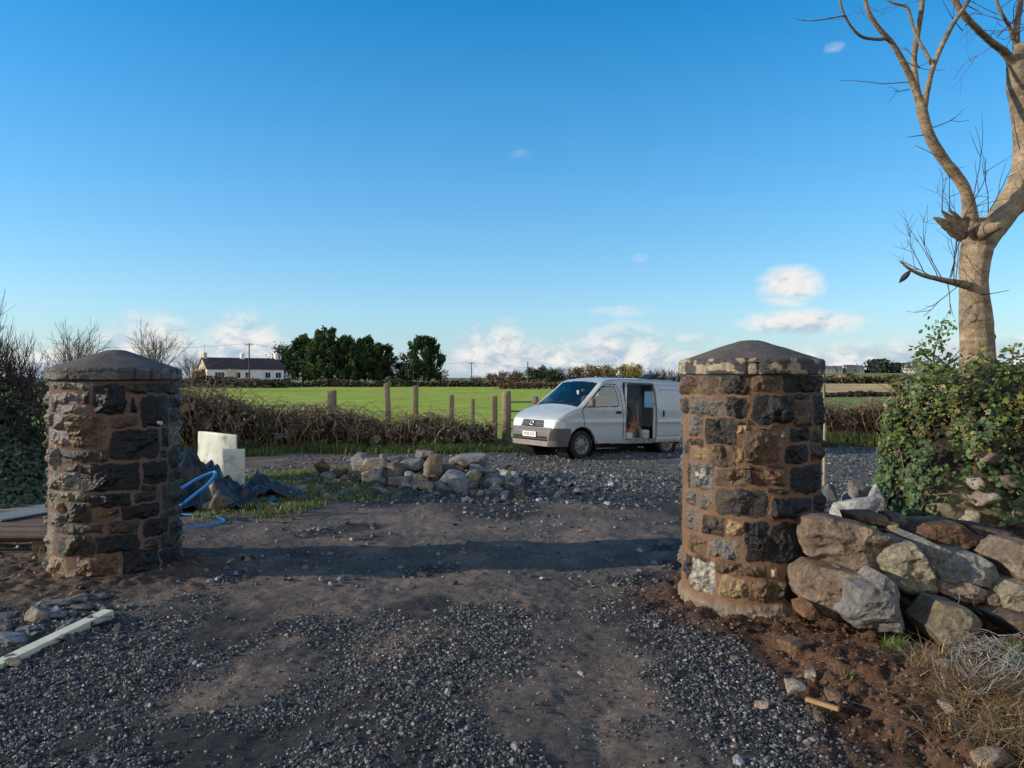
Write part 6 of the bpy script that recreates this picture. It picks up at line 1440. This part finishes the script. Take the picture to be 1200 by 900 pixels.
# ------------------------------------------------------------------ trees beyond the field
def crown_tree(name, px, ptop, pbase, wpx, Y, seed, label, group, cols, shape='cypress', m='conifer', nl=46, per=130, leafs=.75, trunkc=(.06, .045, .035), lift=.12):
    rng = np.random.default_rng(seed); t = P(px, ptop, Y); z0 = EYE - (pbase - HOR) / FPX * Y; H = t[2] - z0; Wd = wpx * Y / FPX / 2
    root = empty(name, (t[0], Y, z0), 0, label, 'tree', group)
    u = MB(); u.tube([(0, 0, -.5), (.1, 0, H * .4), (0, 0, H * .8)], [.028 * H, .02 * H, .008 * H], 7, trunkc)
    P_ = []; N_ = []; S_ = []; Cc = []
    for k in range(nl):
        f = (k + rng.uniform(0, 1)) / nl; f = lift + (1 - lift) * f
        if shape == 'cypress': env = np.interp(f, [0, .12, .35, .6, .8, .93, 1], [.55, .85, 1, .92, .72, .42, .12])
        elif shape == 'umbrella': env = np.interp(f, [0, .35, .5, .7, .9, 1], [.15, .25, .8, 1, .75, .2])
        else: env = np.interp(f, [0, .2, .5, .8, 1], [.5, .9, 1, .75, .25])
        an = rng.uniform(0, 6.28); rr = Wd * env * rng.uniform(.35, .98); c = np.array([rr * math.cos(an), rr * math.sin(an), f * H * rng.uniform(.95, 1.0)])
        lr = (H * rng.uniform(.06, .10) * (1.2 - .5 * f)) if shape != 'bushy2' else H * rng.uniform(.14, .22); d = np.array([math.cos(an), math.sin(an), .9])
        u.tube([(0, 0, c[2] * .72), tuple(c * .6 + np.array([0, 0, c[2] * .3])), tuple(c)], [.008 * H, .005 * H, .002 * H], 4, trunkc, cap=False)
        p = rng.normal(0, 1, (per, 3)); p /= np.linalg.norm(p, axis=1, keepdims=True); p *= rng.uniform(.3, 1, (per, 1)) ** .5
        q = c + p * lr * (np.array([.8, .8, 1.25]) if shape == 'cypress' else np.array([1.0, 1.0, .75])) + d * (rng.uniform(0, 1, (per, 1)) ** 2 * lr * .9)
        P_.append(q); N_.append(p); S_.append(rng.uniform(.5, 1.2, per) * leafs * H / 11)
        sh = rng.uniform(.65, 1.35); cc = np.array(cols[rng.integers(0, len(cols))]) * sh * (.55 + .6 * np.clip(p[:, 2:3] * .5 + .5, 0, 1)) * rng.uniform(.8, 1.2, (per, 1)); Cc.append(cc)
    u.build('trunk', M['twig'], root)
    V, F = leaves(np.concatenate(P_), np.concatenate(N_), np.concatenate(S_), [(-.5, -.16), (0, -.3), (.6, 0), (0, .3), (-.5, .16)] if shape != 'bushy' else CLUMP, rng, .6)
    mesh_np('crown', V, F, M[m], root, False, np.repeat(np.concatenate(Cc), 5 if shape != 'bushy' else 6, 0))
    return root
EV = [(.046, .088, .032), (.055, .10, .035), (.075, .115, .04), (.036, .07, .03)]
G1 = 'evergreens beyond the field'
for i, (px, pt, pb, w, Y, sh, l) in enumerate([(332, 408, 449, 28, 205, 'bushy2', 'lowest evergreen at the left end of the group, next to the house chimney'), (355, 395, 449, 42, 205, 'cypress', 'broad dark evergreen second from the left, right of the house'),
        (384, 387.5, 449, 54, 172, 'cypress', 'tallest and broadest evergreen in the middle of the group'), (408, 396, 449, 44, 170, 'cypress', 'evergreen just right of the tallest one'),
        (428, 396.5, 449, 42, 173, 'cypress', 'evergreen with a narrow top fifth in the group'), (447, 404, 450, 38, 171, 'umbrella', 'evergreen with bare trunks showing at the right end of the group'),
        (469, 427, 450, 36, 176, 'bushy2', 'low dark bush-like evergreen in the gap'), (496.5, 395.5, 450.5, 54, 168, 'cypress', 'lone broad evergreen standing apart right of the gap')]):
    crown_tree('evergreen_tree', px, pt, pb, w, Y, 900 + i, l, G1, EV, sh, nl=120 if w > 30 else 50, per=90, leafs=.55)
AU = [(.24, .16, .085), (.19, .14, .085), (.29, .19, .085), (.14, .11, .075)]
rngb = np.random.default_rng(95)
G2 = 'small trees along the far field edge'
far = [(560, 443, 16, 0, 'small bare grey tree right of the distant pole'), (577, 440, 20, 1, 'brownish tree at the left of the far row'), (592, 437.5, 22, 1, 'rounded orange brown tree in the far row'), (606, 437, 20, 1, 'tree with rusty leaves left of the bare pole'),
       (624, 434, 20, 2, 'dark far conifer right behind the bare pole'), (637, 433, 22, 2, 'dark far conifer above the van bonnet'), (649, 435, 18, 2, 'dark far conifer at the right of the conifer trio'), (662, 434.5, 20, 0, 'grey brown tree above the windscreen'), (678, 432.5, 20, 1, 'brown tree over the front of the van roof'),
       (694, 431, 22, 1, 'tallest brown tree over the middle of the van roof'), (712, 431.5, 22, 3, 'yellowish tree over the van roof'), (729, 431, 22, 3, 'golden brown tree over the van side door'), (744, 430.5, 20, 3, 'golden tree next to the roof vent'), (762, 437, 16, 0, 'bare tree right of the roof vent'), (778, 437.5, 20, 0, 'bare grey tree above the van tail'), (796, 438, 18, 0, 'bare grey tree next to the sunlit pillar'), (541, 446, 18, 0, 'low bare bush right of the lone evergreen')]
for i, (px, pt, w, k, l) in enumerate(far):
    cols = [[(.13, .115, .105), (.10, .09, .08)], AU, EV[:2] + [(.02, .03, .03)], [(.36, .26, .09), (.28, .21, .08), (.2, .17, .07)]][k]
    if k == 0:
        rng = np.random.default_rng(950 + i); Y = 150; t = P(px, pt, Y); root = empty('bare_tree', (t[0], Y, -.5), 0, l, 'tree', G2); H = t[2] + .5; u = MB()
        u.tube([(0, 0, 0), (0, 0, H * .3)], [.14, .1], 6, (.10, .085, .075))
        for s in range(26): grow(u, np.array([rng.normal(0, w * Y / FPX * .2), 0, H * .15]), np.array([rng.normal(0, .5), rng.normal(0, .3), 1]), H * .62, .07, 3, rng, np.array((.15, .13, .12)) * rng.uniform(.6, 1.2), .5, (2, 4), .3)
        u.build('branches', M['twig'], root)
    else: crown_tree('deciduous_tree' if k != 2 else 'evergreen_tree', px, pt, 457, w, 140 + 4 * (i % 3), 950 + i, l, G2, cols, 'bushy2', nl=44, per=80, leafs=.8, lift=.02)
# bare round trees behind the left pillar
for i, (px, pt, w, Y, l) in enumerate([(183, 402, 60, 95, 'wide bare round-headed tree behind the shaded pillar'), (225, 424, 30, 120, 'small bare tree left of the house gable'), (84, 412, 40, 45, 'grey bare tree between the left hedge and the shaded pillar')]):
    rng = np.random.default_rng(980 + i); t = P(px, pt, Y); root = empty('bare_tree', (t[0], Y, -.8), 0, l, 'tree'); H = t[2] + .8; Wd = w * Y / FPX / 2; u = MB()
    u.tube([(0, 0, 0), (0, 0, H * .35)], [H * .035, H * .028], 7, (.11, .095, .085))
    for s in range(30):
        an = rng.uniform(0, 6.28); sp_ = rng.uniform(.1, 1.0); d = np.array([math.cos(an) * sp_ * Wd / H * 1.7, math.sin(an) * sp_ * Wd / H * 1.4, 1.0 - .35 * sp_])
        grow(u, np.array([0, 0, H * .33]), d, H * .50, H * .010, 4, rng, np.array((.20, .175, .15)) * rng.uniform(.6, 1.2), .33, (2, 3), .05, 3, .10)
    u.build('branches', M['twig'], root)
# far hedges, long clipped or rough, each one thing
def far_hedge(name, p0, p1, h, n, seed, label, cols, thick=1.2, size=.5, zf=None):
    rng = np.random.default_rng(seed); p0, p1 = np.array(p0, float), np.array(p1, float); mid = (p0 + p1) / 2; f = rng.uniform(0, 1, n); d = p1 - p0; nr = np.array([-d[1], d[0]]) / np.hypot(*d)
    xy = p0 + f[:, None] * d + nr * rng.normal(0, thick * .5, n)[:, None]
    L = np.hypot(*d); top = h * (.8 + .45 * fbm(f * L * .25, f * 0, 0, 4, seed)); z = rng.uniform(0, 1, n) ** .8 * top
    if zf is not None: z = z + zf(xy[:, 0], xy[:, 1])
    p = np.concatenate([xy - mid, z[:, None]], 1); V, F = leaves(p, rng.normal(0, .5, p.shape) + np.array([0, -.6, .5]), rng.uniform(.5, 1.3, n) * size, CLUMP, rng, .6)
    c = np.array(cols)[rng.integers(0, len(cols), n)] * rng.uniform(.5, 1.4, (n, 1))
    o = mesh_np(name, V, F, M['twig'], None, False, np.repeat(c, 6, 0)); o.location = (mid[0], mid[1], 0); return tag(o, label, 'hedge')
HB = [(.085, .065, .052), (.065, .054, .044), (.11, .085, .064), (.055, .06, .035)]
far_hedge('field_hedge', (-62, 133), (6, 138), 1.5, 5200, 1001, 'dark brown hedge along the far edge of the green field below the evergreens', HB, 1.0, .42)
far_hedge('field_hedge', (-66, 120), (-38, 128), 2.0, 2400, 1002, 'darker taller hedge in front of the white house', HB, 1.4, .45)
far_hedge('field_hedge', (-2, 112), (26, 125), 1.1, 2200, 1003, 'reddish brown low hedge at the field edge left of and behind the van', [(.17, .105, .06), (.13, .085, .055), (.2, .13, .075)], .8, .35)
far_hedge('field_hedge', (-120, 60), (-40, 66), 1.9, 3000, 1004, 'hedge running behind the left hedge towards the house', HB, 1.0, .4)
far_hedge('field_hedge', (26, 70), (46, 76), .42, 1800, 1005, 'dark hedge in front of the straw coloured field', [(.05, .04, .035), (.07, .05, .04)], .8, .3)
far_hedge('field_hedge', (52, 154), (120, 160), 1.2, 2600, 1006, 'hedge between the straw coloured field and the green hill', [(.06, .055, .03), (.09, .07, .035), (.05, .05, .025)], 1.5, .6, field_z)
far_hedge('field_hedge', (70, 205), (150, 212), 1.7, 900, 1007, 'brown hedge with small trees across the green hill', [(.13, .10, .045), (.08, .07, .035), (.17, .12, .05)], 3.0, .8, field_z)
far_hedge('hill_wood', (208, 432), (240, 438), 7.5, 9000, 1008, 'dark wood on the skyline at the right', [(.035, .048, .042), (.045, .055, .044)], 8, 1.1, field_z)
far_hedge('field_hedge', (150, 436), (330, 446), 3.0, 2600, 1009, 'thin skyline hedge along the top of the far hill', [(.05, .055, .05), (.04, .045, .04)], 2, 1.2, field_z)
# distant white houses on the hill
whm = mat('far_white_wall', (.80, .78, .74), .9); gym = mat('far_grey_wall', (.30, .31, .32), .9); rfm = mat('far_roof', (.12, .12, .13), .8)
for i, (px, pyb, wm_, hm, Y, l) in enumerate([(1064, 440, 6, 3, 425, 'leftmost white house on the far hill below the wood'), (1072, 439.4, 7, 3.4, 428, 'second white house from the left on the far hill'), (1080.5, 439.2, 7, 3.2, 430, 'middle white house on the far hill'), (1088.5, 439.0, 6, 3.4, 432, 'white house on the far hill nearest the tree trunk'), (1096, 438.8, 5, 3, 434, 'white house on the far hill half behind the ivy shoots'),
        (969, 440.3, 7, 2.6, 436, 'dark roofed far house just right of the sunlit pillar cap'), (979, 440.2, 6, 2.6, 436, 'far house second right of the sunlit pillar cap'), (997, 440.0, 9, 3.2, 438, 'widest far house on the left of the hill'), (1004, 440.0, 6, 3.0, 438, 'far grey house right of the widest one'), (1187, 438.5, 8, 3.0, 440, 'far pale house seen right of the tree trunk')]):
    q = P(px, pyb, Y); z0 = float(field_z(np.array([q[0]]), np.array([Y]))[0]); root = empty('far_house', (q[0], Y, z0), (.2 * math.sin(i * 2)), l, 'house', 'distant houses on the hill')
    w2, d2 = wm_ / 2 * 1.05, 3.0; grey = px < 1010
    u = MB(); u.box((0, 0, hm / 2 - .6), (w2, d2, hm / 2 + .6)); u.add([(-w2, -d2, hm), (-w2, d2, hm), (-w2, 0, hm + 1.6)], [(0, 1, 2)]); u.add([(w2, -d2, hm), (w2, d2, hm), (w2, 0, hm + 1.6)], [(0, 1, 2)]); u.build('wall', gym if grey else whm, root, attr=False)
    u = MB(); u.add([(-w2 - .2, -d2 - .2, hm - .1), (w2 + .2, -d2 - .2, hm - .1), (w2 + .2, 0, hm + 1.7), (-w2 - .2, 0, hm + 1.7), (w2 + .2, d2 + .2, hm - .1), (-w2 - .2, d2 + .2, hm - .1)], [(0, 1, 2, 3), (3, 2, 4, 5)]); rf = u.build('roof', rfm, root, attr=False)
    u = MB(); u.box((w2 * .7, 0, hm + 1.9), (.35, .35, .6)); u.build('chimney', whm, rf, attr=False)
    u = MB()
    for k in range(3): u.box((-w2 * .6 + k * w2 * .6, -d2 - .02, hm * .55), (.4, .03, .5))
    u.build('window', rfm, root, attr=False)
